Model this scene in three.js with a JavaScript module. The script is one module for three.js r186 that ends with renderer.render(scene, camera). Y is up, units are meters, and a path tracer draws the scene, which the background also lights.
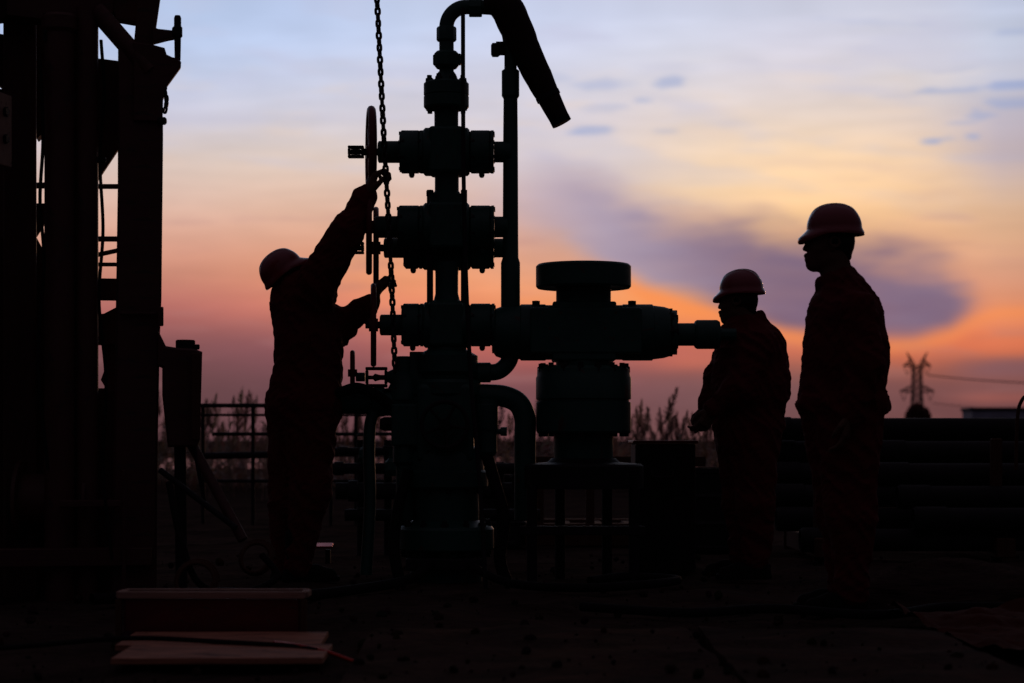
import * as THREE from 'three';
import { mergeGeometries, mergeVertices, toCreasedNormals } from 'three/addons/utils/BufferGeometryUtils.js';
import { RoundedBoxGeometry } from 'three/addons/geometries/RoundedBoxGeometry.js';
import { ImprovedNoise } from 'three/addons/math/ImprovedNoise.js';

// ---------------------------------------------------------------- camera
const W = 1024, HT = 683, F = 1991, HY = 440, EYE = 0.75;      // focal length in pixels, horizon row, eye height in metres
const scene = new THREE.Scene();
const camera = new THREE.PerspectiveCamera(2 * Math.atan(HT / 2 / F) * 180 / Math.PI, W / HT, 0.1, 4000);
camera.position.set(0, EYE, 0);
camera.lookAt(0, EYE, -10);
camera.setViewOffset(W, HT, 0, HT / 2 - HY, W, HT);            // level camera with a raised lens
camera.filmGauge = 36;                                        // about a 70 mm lens on a full frame
camera.focus = 10.3;
camera.userData.fStop = 2.8;
camera.updateProjectionMatrix();

// ---------------------------------------------------------------- helpers: numbers
const clamp = (x, a = 0, b = 1) => Math.min(b, Math.max(a, x));
const mix = (a, b, t) => a + (b - a) * t;
const sstep = (a, b, x) => { const t = clamp((x - a) / (b - a)); return t * t * (3 - 2 * t); };
function rng(seed) { let s = seed >>> 0; return () => { s = (s + 0x6D2B79F5) >>> 0; let t = s; t = Math.imul(t ^ (t >>> 15), t | 1); t ^= t + Math.imul(t ^ (t >>> 7), t | 61); return ((t ^ (t >>> 14)) >>> 0) / 4294967296; }; }
const perlin = new ImprovedNoise();
const fbm = (x, y, z = 0, o = 4) => { let s = 0, a = 0.5, f = 1; for (let i = 0; i < o; i++) { s += a * perlin.noise(x * f, y * f, z * f + i * 7.3); a *= 0.5; f *= 2; } return s; };
const lin = (c) => { c /= 255; return c <= 0.04045 ? c / 12.92 : ((c + 0.055) / 1.055) ** 2.4; };

// ---------------------------------------------------------------- sky: sunset low behind the site, unseen sky behind the camera darkened to dim the foreground
const ROWS = [-20, 40, 80, 120, 160, 200, 240, 275, 310, 345, 385, 440];
const COLS = [0, 170, 300, 430, 560, 680, 800, 920, 1024];
const SKYC = [
  [[178, 199, 235], [184, 203, 236], [190, 206, 240], [200, 213, 242], [203, 213, 241], [206, 213, 238], [206, 212, 232], [204, 208, 228], [188, 197, 222]],
  [[182, 199, 234], [187, 203, 235], [193, 207, 238], [202, 212, 239], [208, 213, 236], [211, 213, 230], [214, 212, 227], [212, 211, 224], [196, 203, 224]],
  [[190, 198, 226], [196, 204, 229], [202, 207, 229], [210, 210, 228], [214, 213, 228], [219, 213, 220], [222, 212, 215], [218, 210, 213], [198, 200, 218]],
  [[200, 196, 212], [208, 204, 217], [212, 206, 215], [215, 208, 216], [217, 209, 218], [228, 212, 206], [234, 213, 198], [228, 208, 197], [198, 191, 202]],
  [[212, 190, 186], [220, 200, 192], [224, 203, 192], [222, 204, 200], [216, 203, 206], [237, 210, 186], [250, 214, 176], [242, 207, 174], [214, 192, 182]],
  [[218, 178, 163], [223, 187, 171], [226, 188, 168], [225, 188, 172], [212, 184, 184], [238, 202, 170], [255, 210, 162], [240, 196, 154], [224, 184, 152]],
  [[212, 158, 138], [218, 163, 142], [225, 168, 142], [230, 170, 142], [214, 166, 150], [226, 172, 140], [246, 188, 132], [232, 176, 136], [222, 172, 138]],
  [[200, 134, 116], [207, 140, 120], [222, 148, 118], [238, 158, 116], [228, 160, 126], [240, 160, 112], [240, 160, 108], [226, 156, 122], [222, 160, 130]],
  [[176, 106, 100], [182, 110, 103], [206, 124, 106], [226, 136, 104], [240, 148, 98], [250, 152, 92], [230, 136, 96], [222, 134, 104], [236, 150, 110]],
  [[132, 85, 86], [134, 85, 87], [150, 92, 94], [184, 104, 96], [196, 106, 92], [200, 110, 92], [216, 118, 88], [222, 118, 84], [224, 122, 86]],
  [[102, 68, 71], [105, 70, 73], [112, 74, 79], [128, 80, 84], [130, 82, 85], [129, 86, 87], [126, 84, 83], [128, 81, 78], [126, 79, 77]],
  [[94, 62, 66], [96, 64, 68], [100, 66, 72], [108, 70, 74], [112, 72, 75], [114, 76, 77], [112, 74, 74], [112, 71, 70], [112, 70, 70]],
];
function cat(p0, p1, p2, p3, t) { return 0.5 * (2 * p1 + (p2 - p0) * t + (2 * p0 - 5 * p1 + 4 * p2 - p3) * t * t + (3 * p1 - p0 - 3 * p2 + p3) * t * t * t); }
function at1(keys, v) { let i = 0; while (i < keys.length - 2 && v > keys[i + 1]) i++; return [i, clamp((v - keys[i]) / (keys[i + 1] - keys[i]))]; }
function baseSky(px, py) {
  const [i, s] = at1(COLS, px), [j, t] = at1(ROWS, py), ci = (k) => clamp(k, 0, COLS.length - 1), cj = (k) => clamp(k, 0, ROWS.length - 1), out = [0, 0, 0];
  for (let c = 0; c < 3; c++) {
    const col = [];
    for (let jj = -1; jj < 3; jj++) { const r = SKYC[cj(j + jj)]; col.push(cat(r[ci(i - 1)][c], r[i][c], r[ci(i + 1)][c], r[ci(i + 2)][c], s)); }
    out[c] = clamp(cat(...col, t), 0, 255);
  }
  return out;
}
// one long soft purple cloud bank, thin streaks and small blue wisps: [x, y, half width, half height, tilt, strength]
const WISPS = [[602, 84, 34, 6, -0.05, 0.5], [670, 82, 15, 6, -0.15, 0.75], [645, 101, 10, 4, 0, 0.6], [588, 131, 26, 5, -0.03, 0.85], [664, 131, 16, 3, 0, 0.35], [606, 108, 26, 4, -0.05, 0.35], [548, 78, 30, 5, 0, 0.25],
  [1018, 27, 22, 4, -0.3, 0.6], [1019, 49, 14, 7, -0.1, 0.95], [946, 91, 36, 3.6, -0.06, 0.8], [1001, 85, 13, 5, -0.1, 1], [1026, 86, 12, 4, -0.2, 0.7], [955, 71, 20, 3, -0.12, 0.35], [1003, 103, 18, 5, 0.05, 0.7], [981, 116, 14, 4, -0.1, 0.75],
  [976, 110, 5, 3, 0, 0.6], [962, 123, 16, 2.6, -0.1, 0.6], [933, 141, 12, 4, -0.05, 1], [949, 138, 8, 2.6, 0, 0.6], [973, 136, 7, 3.4, 0, 0.9], [1018, 108, 18, 5, 0, 0.5], [870, 22, 60, 3, 0.05, 0.2], [900, 96, 28, 2.5, 0, 0.22]];
const BANK_TOP = [[500, 140], [540, 152], [590, 172], [655, 204], [695, 216], [785, 230], [890, 246], [940, 258], [968, 275], [990, 298], [1024, 320]], BANK_LOW = [[500, 215], [560, 236], [600, 262], [645, 285], [695, 300], [785, 327], [870, 338], [915, 336], [950, 326], [975, 312], [1024, 296]];
function poly(k, x) { let i = 0; while (i < k.length - 2 && x > k[i + 1][0]) i++; return mix(k[i][1], k[i + 1][1], clamp((x - k[i][0]) / (k[i + 1][0] - k[i][0]))); }
function skyAt(px, py) {
  let c = baseSky(px, py);
  const put = (col, a) => { for (let k = 0; k < 3; k++) c[k] = mix(c[k], col[k], a); };
  const n1 = fbm(px / 150, py / 60, 1.7, 4), n2 = fbm(px / 60 + 9, py / 22, 4.1, 4), n3 = fbm(px / 330 - 3, py / 40, 8.2, 3), n4 = fbm(px / 75 + 0.35 * py / 20, py / 9 + 0.2 * n1, 12.2, 3);
  // fine streaks through the whole sky
  for (let k = 0; k < 3; k++) c[k] *= 1 + 0.06 * n3 + 0.035 * n2 + 0.035 * n4;
  // thin veils of high cloud, cool and warm
  const n5 = fbm(px / 170 + py / 110, py / 34 - px / 300, 3.3, 4), n6 = fbm(px / 90 - py / 70 + 5, py / 17 + px / 420, 6.1, 4), hi = sstep(260, 120, py);
  put([196, 196, 220], 0.34 * hi * sstep(0.02, 0.34, n5)); put([240, 214, 194], 0.3 * sstep(40, 110, py) * hi * sstep(0.03, 0.36, n6)); put([176, 128, 126], 0.25 * (1 - hi) * sstep(0.05, 0.4, n6) * sstep(440, 380, py));
  // purple bank: falls from upper left to a rounded end on the right
  const top = poly(BANK_TOP, px), bot = poly(BANK_LOW, px), wob = 22 * n1 + 15 * n2 + 9 * n4;
  const bank = sstep(-26, 40, py - top + 1.3 * wob) * sstep(-20, 14, bot - py + 0.6 * wob) * sstep(490, 620, px) * sstep(995, 950, px + 30 * n1) * (1 + 0.12 * n2);
  const dk = sstep(560, 800, px) + 0.35 * n1 + 0.12 * n4; put([mix(172, 126, dk), mix(158, 106, dk), mix(180, 131, dk)], Math.min(0.95, 0.92 * bank));
  // glow in the gap under the bank
  const gl = Math.exp(-(((py - bot - 9 + 3 * n2) / 8.5) ** 2)) * sstep(575, 650, px);
  put([252, 146, 82], 0.8 * gl * (1 - 0.3 * sstep(760, 840, px)));
  // low grey banks near the horizon
  put([132, 90, 94], 0.9 * sstep(0.2, 1, Math.exp(-(((px - 1020) / 90) ** 2) - ((py - 366 - 6 * n1) / 15) ** 2) + 0.25 * n2));
  put([176, 98, 86], 0.55 * Math.exp(-(((px - 990) / 40) ** 2) - ((py - 398) / 6) ** 2));
  put([216, 116, 92], 0.5 * Math.exp(-(((px - 690) / 45) ** 2) - ((py - 362) / 9) ** 2));
  put([168, 158, 182], 0.5 * Math.exp(-(((px - 1024) / 60) ** 2) - ((py - 150) / 45) ** 2));
  for (const [x, y, a, b, r, s] of WISPS) {
    const dx = px - x, dy = py - y;
    if (Math.abs(dx) > 3 * a || Math.abs(dy) > 3 * (b + a * Math.abs(r))) continue;
    const q = ((dx * Math.cos(r) + dy * Math.sin(r)) / a) ** 2 + ((dy * Math.cos(r) - dx * Math.sin(r)) / b) ** 2;
    put([150, 166, 210], s * 0.66 * sstep(1.35, 0.2, q + 1.7 * n2 + 1.1 * fbm(px / 18, py / 5, 2, 3)));
  }
  return c;
}
const SKY_GAIN = 1.0;
const SW = 2048, SH = 2048, skyData = new Float32Array(SW * SH * 4);
for (let j = 0; j < SH; j++) {
  const el = ((j + 0.5) / SH - 0.5) * Math.PI;
  for (let i = 0; i < SW; i++) {
    const az0 = ((i + 0.5) / SW - 0.5) * 2 * Math.PI + Math.PI / 2, az = Math.atan2(Math.sin(az0), Math.cos(az0));
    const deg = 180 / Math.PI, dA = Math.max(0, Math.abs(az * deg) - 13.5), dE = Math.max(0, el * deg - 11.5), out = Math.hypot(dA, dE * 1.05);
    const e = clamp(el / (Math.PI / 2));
    // unseen sky, shaped to light the foreground: near black at the horizon, brighter mauve overhead
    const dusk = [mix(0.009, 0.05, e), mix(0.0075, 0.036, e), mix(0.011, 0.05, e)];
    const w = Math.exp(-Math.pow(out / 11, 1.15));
    let c = [0, 0, 0];
    if (w > 0.006) {
      const a = clamp(az, -0.24, 0.24), b = Math.min(el, 0.21);
      const s = skyAt(512 + F * Math.tan(a), HY - F * Math.tan(Math.max(b, 0)) / Math.cos(a));
      c = s.map(lin);
    }
    const o = (j * SW + i) * 4;
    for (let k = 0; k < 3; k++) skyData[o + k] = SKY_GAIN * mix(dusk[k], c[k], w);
    skyData[o + 3] = 1;
  }
}
const sky = new THREE.DataTexture(skyData, SW, SH, THREE.RGBAFormat, THREE.FloatType);
sky.mapping = THREE.EquirectangularReflectionMapping;
sky.magFilter = THREE.LinearFilter; sky.minFilter = THREE.LinearFilter;
sky.needsUpdate = true;
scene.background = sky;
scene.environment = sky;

// the sun stands low behind cloud, ahead of the camera and to the right: weak and soft
const sun = new THREE.DirectionalLight(new THREE.Color(1, 0.5, 0.26), 0.12);
sun.position.set(0.16 * 60, 0.055 * 60, -60);
sun.target.position.set(0, 0, -10);
sun.castShadow = true; sun.shadow.radius = 12;
Object.assign(sun.shadow.camera, { left: -12, right: 12, top: 10, bottom: -4, near: 1, far: 120 });
sun.shadow.mapSize.set(2048, 2048);
scene.add(sun, sun.target);

const renderer = new THREE.WebGLRenderer({ antialias: true });
renderer.setSize(W, HT);
renderer.toneMapping = THREE.LinearToneMapping;
renderer.toneMappingExposure = 1;
renderer.shadowMap.enabled = true;

// ---------------------------------------------------------------- materials
function noiseTex(seed, fn, size = 256, colour = true) {
  const d = new Uint8Array(size * size * 4);
  for (let j = 0; j < size; j++) for (let i = 0; i < size; i++) {
    // fold the noise on a torus so that the tile repeats without a seam
    const a = i / size * 2 * Math.PI, b = j / size * 2 * Math.PI;
    const N = (f, o = 4, k = 0) => { const r = f / 2 / Math.PI; return fbm(Math.cos(a) * r + seed + k, Math.sin(a) * r + Math.cos(b) * r * 1.0, Math.sin(b) * r + seed * 1.7 + k, o); };
    const v = fn(N, i / size, j / size), o = (j * size + i) * 4;
    for (let k = 0; k < 3; k++) d[o + k] = clamp(Array.isArray(v) ? v[k] : v) * 255;
    d[o + 3] = 255;
  }
  const t = new THREE.DataTexture(d, size, size);
  t.wrapS = t.wrapT = THREE.RepeatWrapping; t.magFilter = THREE.LinearFilter; t.minFilter = THREE.LinearMipmapLinearFilter; t.generateMipmaps = true;
  if (colour) t.colorSpace = THREE.SRGBColorSpace;
  t.needsUpdate = true;
  return t;
}
const srgb = (x) => x <= 0.0031308 ? x * 12.92 : 1.055 * x ** (1 / 2.4) - 0.055;
const paintTex = (seed, base, worn, amount) => noiseTex(seed, (N) => {
  const chip = sstep(0.1, 0.2, N(7) + 0.5 * N(26, 3, 5) - 0.24 + amount), tone = 1 + 0.5 * N(3, 4, 9) + 0.25 * N(40, 2, 3);
  return base.map((c, k) => srgb(clamp(mix(c * tone, worn[k] * (1 + 0.6 * N(30, 3, 2)), chip))));
});
const bumpFine = noiseTex(31, (N) => 0.5 + 0.5 * N(34, 4) + 0.35 * N(9, 3, 4), 256, false);
function M(tex, rep, o = {}) {
  let map = null;
  if (tex) { map = tex.clone(); map.repeat.set(rep[0], rep[1]); map.needsUpdate = true; }
  const m = new THREE.MeshPhysicalMaterial({ map, roughness: 0.6, metalness: 0, side: THREE.DoubleSide, ...o });
  return m;
}
const T = {
  green: paintTex(3, [0.022, 0.105, 0.078], [0.08, 0.05, 0.032], 0.0),
  rig: paintTex(5, [0.11, 0.038, 0.03], [0.07, 0.04, 0.03], 0.06),
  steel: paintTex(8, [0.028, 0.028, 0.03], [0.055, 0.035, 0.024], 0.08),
  rust: paintTex(11, [0.12, 0.06, 0.04], [0.07, 0.03, 0.018], 0.1),
  red: paintTex(14, [0.16, 0.012, 0.012], [0.07, 0.03, 0.02], 0.02),
  pale: paintTex(17, [0.42, 0.27, 0.2], [0.14, 0.07, 0.04], 0.06),
  cloth: noiseTex(21, (N) => { const t = 1 + 0.1 * N(4) + 0.25 * N(70, 2, 2); return [0.15 * t, 0.021 * t, 0.021 * t].map((c) => srgb(clamp(c))); }),
  soil: noiseTex(23, (N) => { const t = 1 + 0.9 * N(5, 5) + 0.6 * N(44, 3, 4), g = 0.5 + N(9, 4, 7); return [mix(0.078, 0.052, g) * t, mix(0.05, 0.042, g) * t, mix(0.04, 0.035, g) * t].map((c) => srgb(clamp(c))); }, 512),
  soilBump: noiseTex(24, (N) => 0.5 + 0.6 * N(12, 5) + 0.35 * N(50, 3, 3), 512, false),
  ply: noiseTex(27, (N, u, v) => { const g = Math.sin((v * 26 + 3 * N(3, 3) + 1.2 * N(8, 2, 3)) * 6.28) * 0.5 + 0.5, t = 1 + 0.5 * N(5, 4, 6), st = sstep(0.12, 0.3, N(6, 4, 11)); return [0.66, 0.29, 0.17].map((c) => srgb(clamp(mix(c, c * 0.35, st) * t * mix(0.75, 1.05, g)))); }),
  wall: paintTex(33, [0.5, 0.56, 0.7], [0.12, 0.1, 0.09], -0.08),
};
const MAT = {
  green: M(T.green, [2, 1], { roughness: 0.5, bumpMap: bumpFine, bumpScale: 0.0012 }),
  rig: M(T.rig, [1, 4], { roughness: 0.55, bumpMap: bumpFine, bumpScale: 0.0015 }),
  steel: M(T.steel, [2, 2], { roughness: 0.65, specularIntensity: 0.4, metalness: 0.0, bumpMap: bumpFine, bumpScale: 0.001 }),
  chain: M(T.steel, [1, 1], { roughness: 0.45, metalness: 0.5 }),
  rust: M(T.rust, [2, 2], { roughness: 0.9, specularIntensity: 0.2 }),
  red: M(T.red, [2, 1], { roughness: 0.45, bumpMap: bumpFine, bumpScale: 0.001 }),
  redGloss: M(T.red, [1, 1], { roughness: 0.22, metalness: 1, map: null, color: new THREE.Color().setRGB(0.6, 0.045, 0.03) }),
  pale: M(T.pale, [1, 1], { roughness: 0.8 }),
  cloth: M(T.cloth, [4, 4], { roughness: 1, specularIntensity: 0.4, bumpMap: bumpFine, bumpScale: 0.001 }),
  helmet: M(null, null, { color: new THREE.Color().setRGB(0.3, 0.022, 0.034), roughness: 0.32, clearcoat: 0.7, clearcoatRoughness: 0.2, bumpMap: bumpFine, bumpScale: 0.0002 }),
  skin: M(null, null, { color: new THREE.Color().setRGB(0.17, 0.09, 0.06), roughness: 0.7, specularIntensity: 0.4 }),
  hair: M(null, null, { color: new THREE.Color().setRGB(0.012, 0.01, 0.009), roughness: 0.6 }),
  boot: M(null, null, { color: new THREE.Color().setRGB(0.018, 0.015, 0.013), roughness: 0.85, specularIntensity: 0.2, bumpMap: bumpFine, bumpScale: 0.001 }),
  rubber: M(null, null, { color: new THREE.Color().setRGB(0.02, 0.018, 0.018), roughness: 0.85, specularIntensity: 0.2, bumpMap: bumpFine, bumpScale: 0.001 }),
  hose: M(T.red, [3, 1], { color: 0x66504e, roughness: 0.75, bumpMap: bumpFine, bumpScale: 0.002 }),
  reed: M(null, null, { color: new THREE.Color().setRGB(0.42, 0.29, 0.22), roughness: 0.95, transmission: 0.6, thickness: 0 }),
  plume: M(null, null, { color: new THREE.Color().setRGB(0.26, 0.16, 0.13), roughness: 1, transmission: 0.4, thickness: 0 }),
  leaf: M(null, null, { color: new THREE.Color().setRGB(0.22, 0.06, 0.045), roughness: 0.9, transmission: 0.55, thickness: 0 }),
  bark: M(null, null, { color: new THREE.Color().setRGB(0.06, 0.045, 0.035), roughness: 0.95 }),
  lattice: M(null, null, { color: new THREE.Color().setRGB(0.16, 0.15, 0.15), roughness: 0.6 }),
  soil: M(T.soil, [1, 1], { roughness: 1, specularIntensity: 0, bumpMap: T.soilBump, bumpScale: 0.02 }),
  mat: M(T.soil, [1, 1], { roughness: 1, specularIntensity: 0.03, color: 0xffeee8, bumpMap: T.soilBump, bumpScale: 0.008 }),
  ply: M(T.ply, [1, 1], { roughness: 0.8, bumpMap: bumpFine, bumpScale: 0.001 }),
  tarp: M(T.pale, [3, 3], { color: 0x7a4a40, roughness: 1, specularIntensity: 0.1, bumpMap: bumpFine, bumpScale: 0.004 }),
  wall: M(T.wall, [2, 1], { roughness: 0.7 }),
  roof: M(null, null, { color: new THREE.Color().setRGB(0.1, 0.1, 0.11), roughness: 0.7 }),
  water: M(null, null, { color: new THREE.Color().setRGB(0.012, 0.012, 0.012), roughness: 0.08, bumpMap: bumpFine, bumpScale: 0.004 }),
  glass: M(null, null, { color: new THREE.Color().setRGB(0.03, 0.035, 0.04), roughness: 0.1 }),
};

// ---------------------------------------------------------------- helpers: scene graph
const taken = new Map();
function numbered(name) { const n = taken.get(name) ?? 0; taken.set(name, n + 1); return n ? `${name}_${String(n).padStart(3, '0')}` : name; }
function tag(o, label, category, group, kind) { Object.assign(o.userData, { label, category }); if (group) o.userData.group = group; if (kind) o.userData.kind = kind; return o; }
function thing(name, label, category, p = [0, 0, 0], group) { const g = new THREE.Group(); g.name = numbered(name); g.position.set(...p); scene.add(g); return tag(g, label, category, group); }
function clean(g) {
  g = g.index ? g.toNonIndexed() : g;
  for (const k of Object.keys(g.attributes)) if (!['position', 'normal', 'uv'].includes(k)) g.deleteAttribute(k);
  if (!g.attributes.uv) { const p = g.attributes.position, uv = new Float32Array(p.count * 2); for (let i = 0; i < p.count; i++) { uv[2 * i] = p.getX(i) + p.getZ(i); uv[2 * i + 1] = p.getY(i); } g.setAttribute('uv', new THREE.BufferAttribute(uv, 2)); }
  return g;
}
function origin(o) { const v = new THREE.Vector3(); for (; o && o !== scene; o = o.parent) v.add(o.position); return v; }
// geometries are given in world metres and moved into the parent's frame
function obj(name, geos, m, parent = scene) {
  geos = Array.isArray(geos) ? geos : [geos];
  const g = geos.length > 1 ? mergeGeometries(geos.map(clean)) : geos[0];
  const mesh = new THREE.Mesh(g, m);
  const o = origin(parent);
  g.translate(-o.x, -o.y, -o.z);
  mesh.name = parent === scene ? numbered(name) : name;
  mesh.castShadow = mesh.receiveShadow = true;
  parent.add(mesh);
  return mesh;
}
function shared(name, g, m, parent, p, turn) { const o = new THREE.Mesh(g, m); o.name = name; o.position.copy(p).sub(origin(parent)); if (turn) o.rotation.set(...turn); o.castShadow = o.receiveShadow = true; parent.add(o); return o; }

// ---------------------------------------------------------------- helpers: shapes; a Ruler turns pixels at a known distance into metres
class Ruler {
  constructor(d) { this.d = d; this.s = d / F; }
  x(px) { return (px - 512) * this.s; }
  y(py) { return EYE + (HY - py) * this.s; }
  p(px, py, dz = 0) { const k = (this.d - dz) / this.d; return new THREE.Vector3(this.x(px) * k, EYE + (HY - py) * this.s * k, -this.d + dz); }
  // box between two pixel corners, depth in metres
  box(x0, y0, x1, y1, depth, dz = 0, bev = 0.006) {
    const a = this.p(x0, y0, dz), b = this.p(x1, y1, dz), w = Math.abs(b.x - a.x), h = Math.abs(b.y - a.y), r = Math.min(bev, w / 3, h / 3, depth / 3);
    return new RoundedBoxGeometry(w, h, depth, 2, r).translate((a.x + b.x) / 2, (a.y + b.y) / 2, a.z);
  }
  // outline of pixel points, pushed back by a depth
  plate(pts, depth, dz = 0, bev = 0.004) {
    const q = pts.map(([x, y]) => this.p(x, y, dz)), sh = new THREE.Shape(q.map((v) => new THREE.Vector2(v.x, v.y)));
    return new THREE.ExtrudeGeometry(sh, { depth: depth - 2 * bev, bevelEnabled: bev > 0, bevelSize: bev, bevelOffset: -bev, bevelThickness: bev, bevelSegments: 1 }).translate(0, 0, q[0].z - depth / 2 + bev);
  }
  // turned piece about a vertical axis: profile of [radius, row] pixels
  turnedV(px, prof, dz = 0, seg = 40) {
    const c = this.p(px, HY, dz), k = (this.d - dz) / this.d, pts = prof.map(([r, y]) => new THREE.Vector2(Math.max(1e-4, r * this.s * k), this.p(px, y, dz).y)).reverse();
    return toCreasedNormals(new THREE.LatheGeometry(pts, seg), 0.5).translate(c.x, 0, c.z);
  }
  // turned piece about a level axis along x: profile of [column, radius] pixels
  turnedH(py, prof, dz = 0, seg = 36, squash = 1) {
    const k = (this.d - dz) / this.d, pts = prof.map(([x, r]) => new THREE.Vector2(Math.max(1e-4, r * this.s * k), this.p(x, py, dz).x));
    const g = toCreasedNormals(new THREE.LatheGeometry(pts, seg), 0.5);
    g.rotateZ(-Math.PI / 2); if (squash !== 1) g.scale(1, 1, squash);
    return g.translate(0, this.p(0, py, dz).y, -this.d + dz);
  }
  tube(pts, r, seg = 0, rad = 12, closed = false) {
    const q = pts.map(([x, y, dz = 0]) => this.p(x, y, dz));
    return capped(q, r * this.s, seg || Math.max(8, pts.length * 8), rad, closed);
  }
  bar(x0, y0, x1, y1, r, dz0 = 0, dz1 = dz0, rad = 12) { return rod(this.p(x0, y0, dz0), this.p(x1, y1, dz1), r * this.s, rad); }
}
function rod(a, b, r, rad = 12, r2 = r) {
  const d = b.clone().sub(a), L = d.length(), g = new THREE.CylinderGeometry(r2, r, L, rad, 1);
  return g.applyQuaternion(new THREE.Quaternion().setFromUnitVectors(new THREE.Vector3(0, 1, 0), d.normalize())).translate((a.x + b.x) / 2, (a.y + b.y) / 2, (a.z + b.z) / 2);
}
function capped(q, r, seg, rad, closed = false) {
  const c = new THREE.CatmullRomCurve3(q, closed, 'centripetal'), g = new THREE.TubeGeometry(c, seg, r, rad, closed);
  if (closed) return g;
  return mergeGeometries([clean(g), ...[0, 1].map((t) => { const n = c.getTangent(t).multiplyScalar(t ? 1 : -1); return clean(new THREE.CircleGeometry(r, rad).applyQuaternion(new THREE.Quaternion().setFromUnitVectors(new THREE.Vector3(0, 0, 1), n)).translate(...c.getPoint(t).toArray())); })]);
}
const hexNut = (r, h) => { const g = new THREE.CylinderGeometry(r * 0.94, r, h, 6, 1); return toCreasedNormals(g, 0.3); };
function boltSet(name, parent, ctr, radius, axis, n, r, len, m, phase = 0) {
  // studs with a nut at both ends, parallel to the flange axis
  const one = mergeGeometries([clean(new THREE.CylinderGeometry(r * 0.62, r * 0.62, len, 10)), clean(hexNut(r, r * 1.3).translate(0, len / 2 - r * 1.4, 0)), clean(hexNut(r, r * 1.3).translate(0, -len / 2 + r * 1.4, 0))]);
  for (let i = 0; i < n; i++) {
    const a = phase + i / n * 2 * Math.PI, p = ctr.clone();
    if (axis === 'y') p.add(new THREE.Vector3(Math.cos(a) * radius, 0, Math.sin(a) * radius)); else p.add(new THREE.Vector3(0, Math.cos(a) * radius, Math.sin(a) * radius));
    shared(name, one, m, parent, p, axis === 'y' ? [0, a, 0] : [0, 0, Math.PI / 2]);
  }
}
// a wheel in the y-z plane (seen on edge), turned a little about the vertical
function wheelGeo(r, tube, turn, spokes = 5, hub = 0.03, dish = 0.02) {
  const gs = [new THREE.TorusGeometry(r - tube, tube, 10, 48).rotateY(Math.PI / 2), new THREE.CylinderGeometry(hub, hub, 0.05, 16).rotateZ(Math.PI / 2).translate(dish, 0, 0)];
  for (let i = 0; i < spokes; i++) { const a = i / spokes * 2 * Math.PI + 0.5; gs.push(rod(new THREE.Vector3(dish, Math.cos(a) * hub * 0.7, Math.sin(a) * hub * 0.7), new THREE.Vector3(0, Math.cos(a) * (r - tube), Math.sin(a) * (r - tube)), tube * 0.65, 8)); }
  return mergeGeometries(gs.map(clean)).rotateY(turn);
}

// ================================================================ THE SETTING
{ // ground: one sheet, fine near the site, reaching the horizon
  const line = (a, near, step, far) => { const v = []; for (let t = 0; t <= near; t += step) v.push(t); let t = near, s = step; while (t < far) { s *= 1.35; t += s; v.push(t); } return v; };
  const xp = line(0, 6, 0.11, 2200), xs = [...xp.slice(1).reverse().map((v) => -v), ...xp];
  const zp = line(0, 14, 0.11, 2600), zs = [...line(0, 1, 0.5, 40).slice(1).reverse().map((v) => v - 3), ...zp.map((v) => -v - 3)];
  const pos = [], uv = [], idx = [];
  for (const z of zs) for (const x of xs) {
    const near = sstep(60, 10, Math.hypot(x, z + 9));
    const y = near * (0.03 * fbm(x * 0.5, z * 0.5, 2, 4) + 0.05 * Math.max(-0.1, fbm(x * 2.6, z * 2.6, 5, 3)) + 0.03 * fbm(x * 1.1 + 3, z * 0.25, 4, 3)) + (1 - near) * 0.3 * fbm(x * 0.03, z * 0.03, 9, 2) * sstep(900, 100, Math.abs(z));
    const pond = sstep(-54, -58, z) * sstep(-112, -96, z); pos.push(x, y - 0.012 - 0.35 * pond, z); uv.push(x / 2.3, z / 2.3);
  }
  const n = xs.length;
  for (let j = 0; j < zs.length - 1; j++) for (let i = 0; i < n - 1; i++) { const a = j * n + i; idx.push(a, a + 1, a + n, a + 1, a + n + 1, a + n); }
  const g = new THREE.BufferGeometry();
  g.setAttribute('position', new THREE.Float32BufferAttribute(pos, 3)); g.setAttribute('uv', new THREE.Float32BufferAttribute(uv, 2)); g.setIndex(idx); g.computeVertexNormals();
  const m = obj('ground', g, MAT.soil); m.userData.kind = 'structure'; m.userData.label = 'dark bare trampled soil of the well site';
}

{ const g = new THREE.PlaneGeometry(400, 72).rotateX(-Math.PI / 2).translate(0, -0.16, -75), w = obj('pond_water', g, MAT.water); w.userData.kind = 'structure'; w.userData.label = 'still water behind the reeds mirroring the sky'; const uv = g.attributes.uv; for (let i = 0; i < uv.count; i++) uv.setXY(i, uv.getX(i) * 100, uv.getY(i) * 18); }

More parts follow.
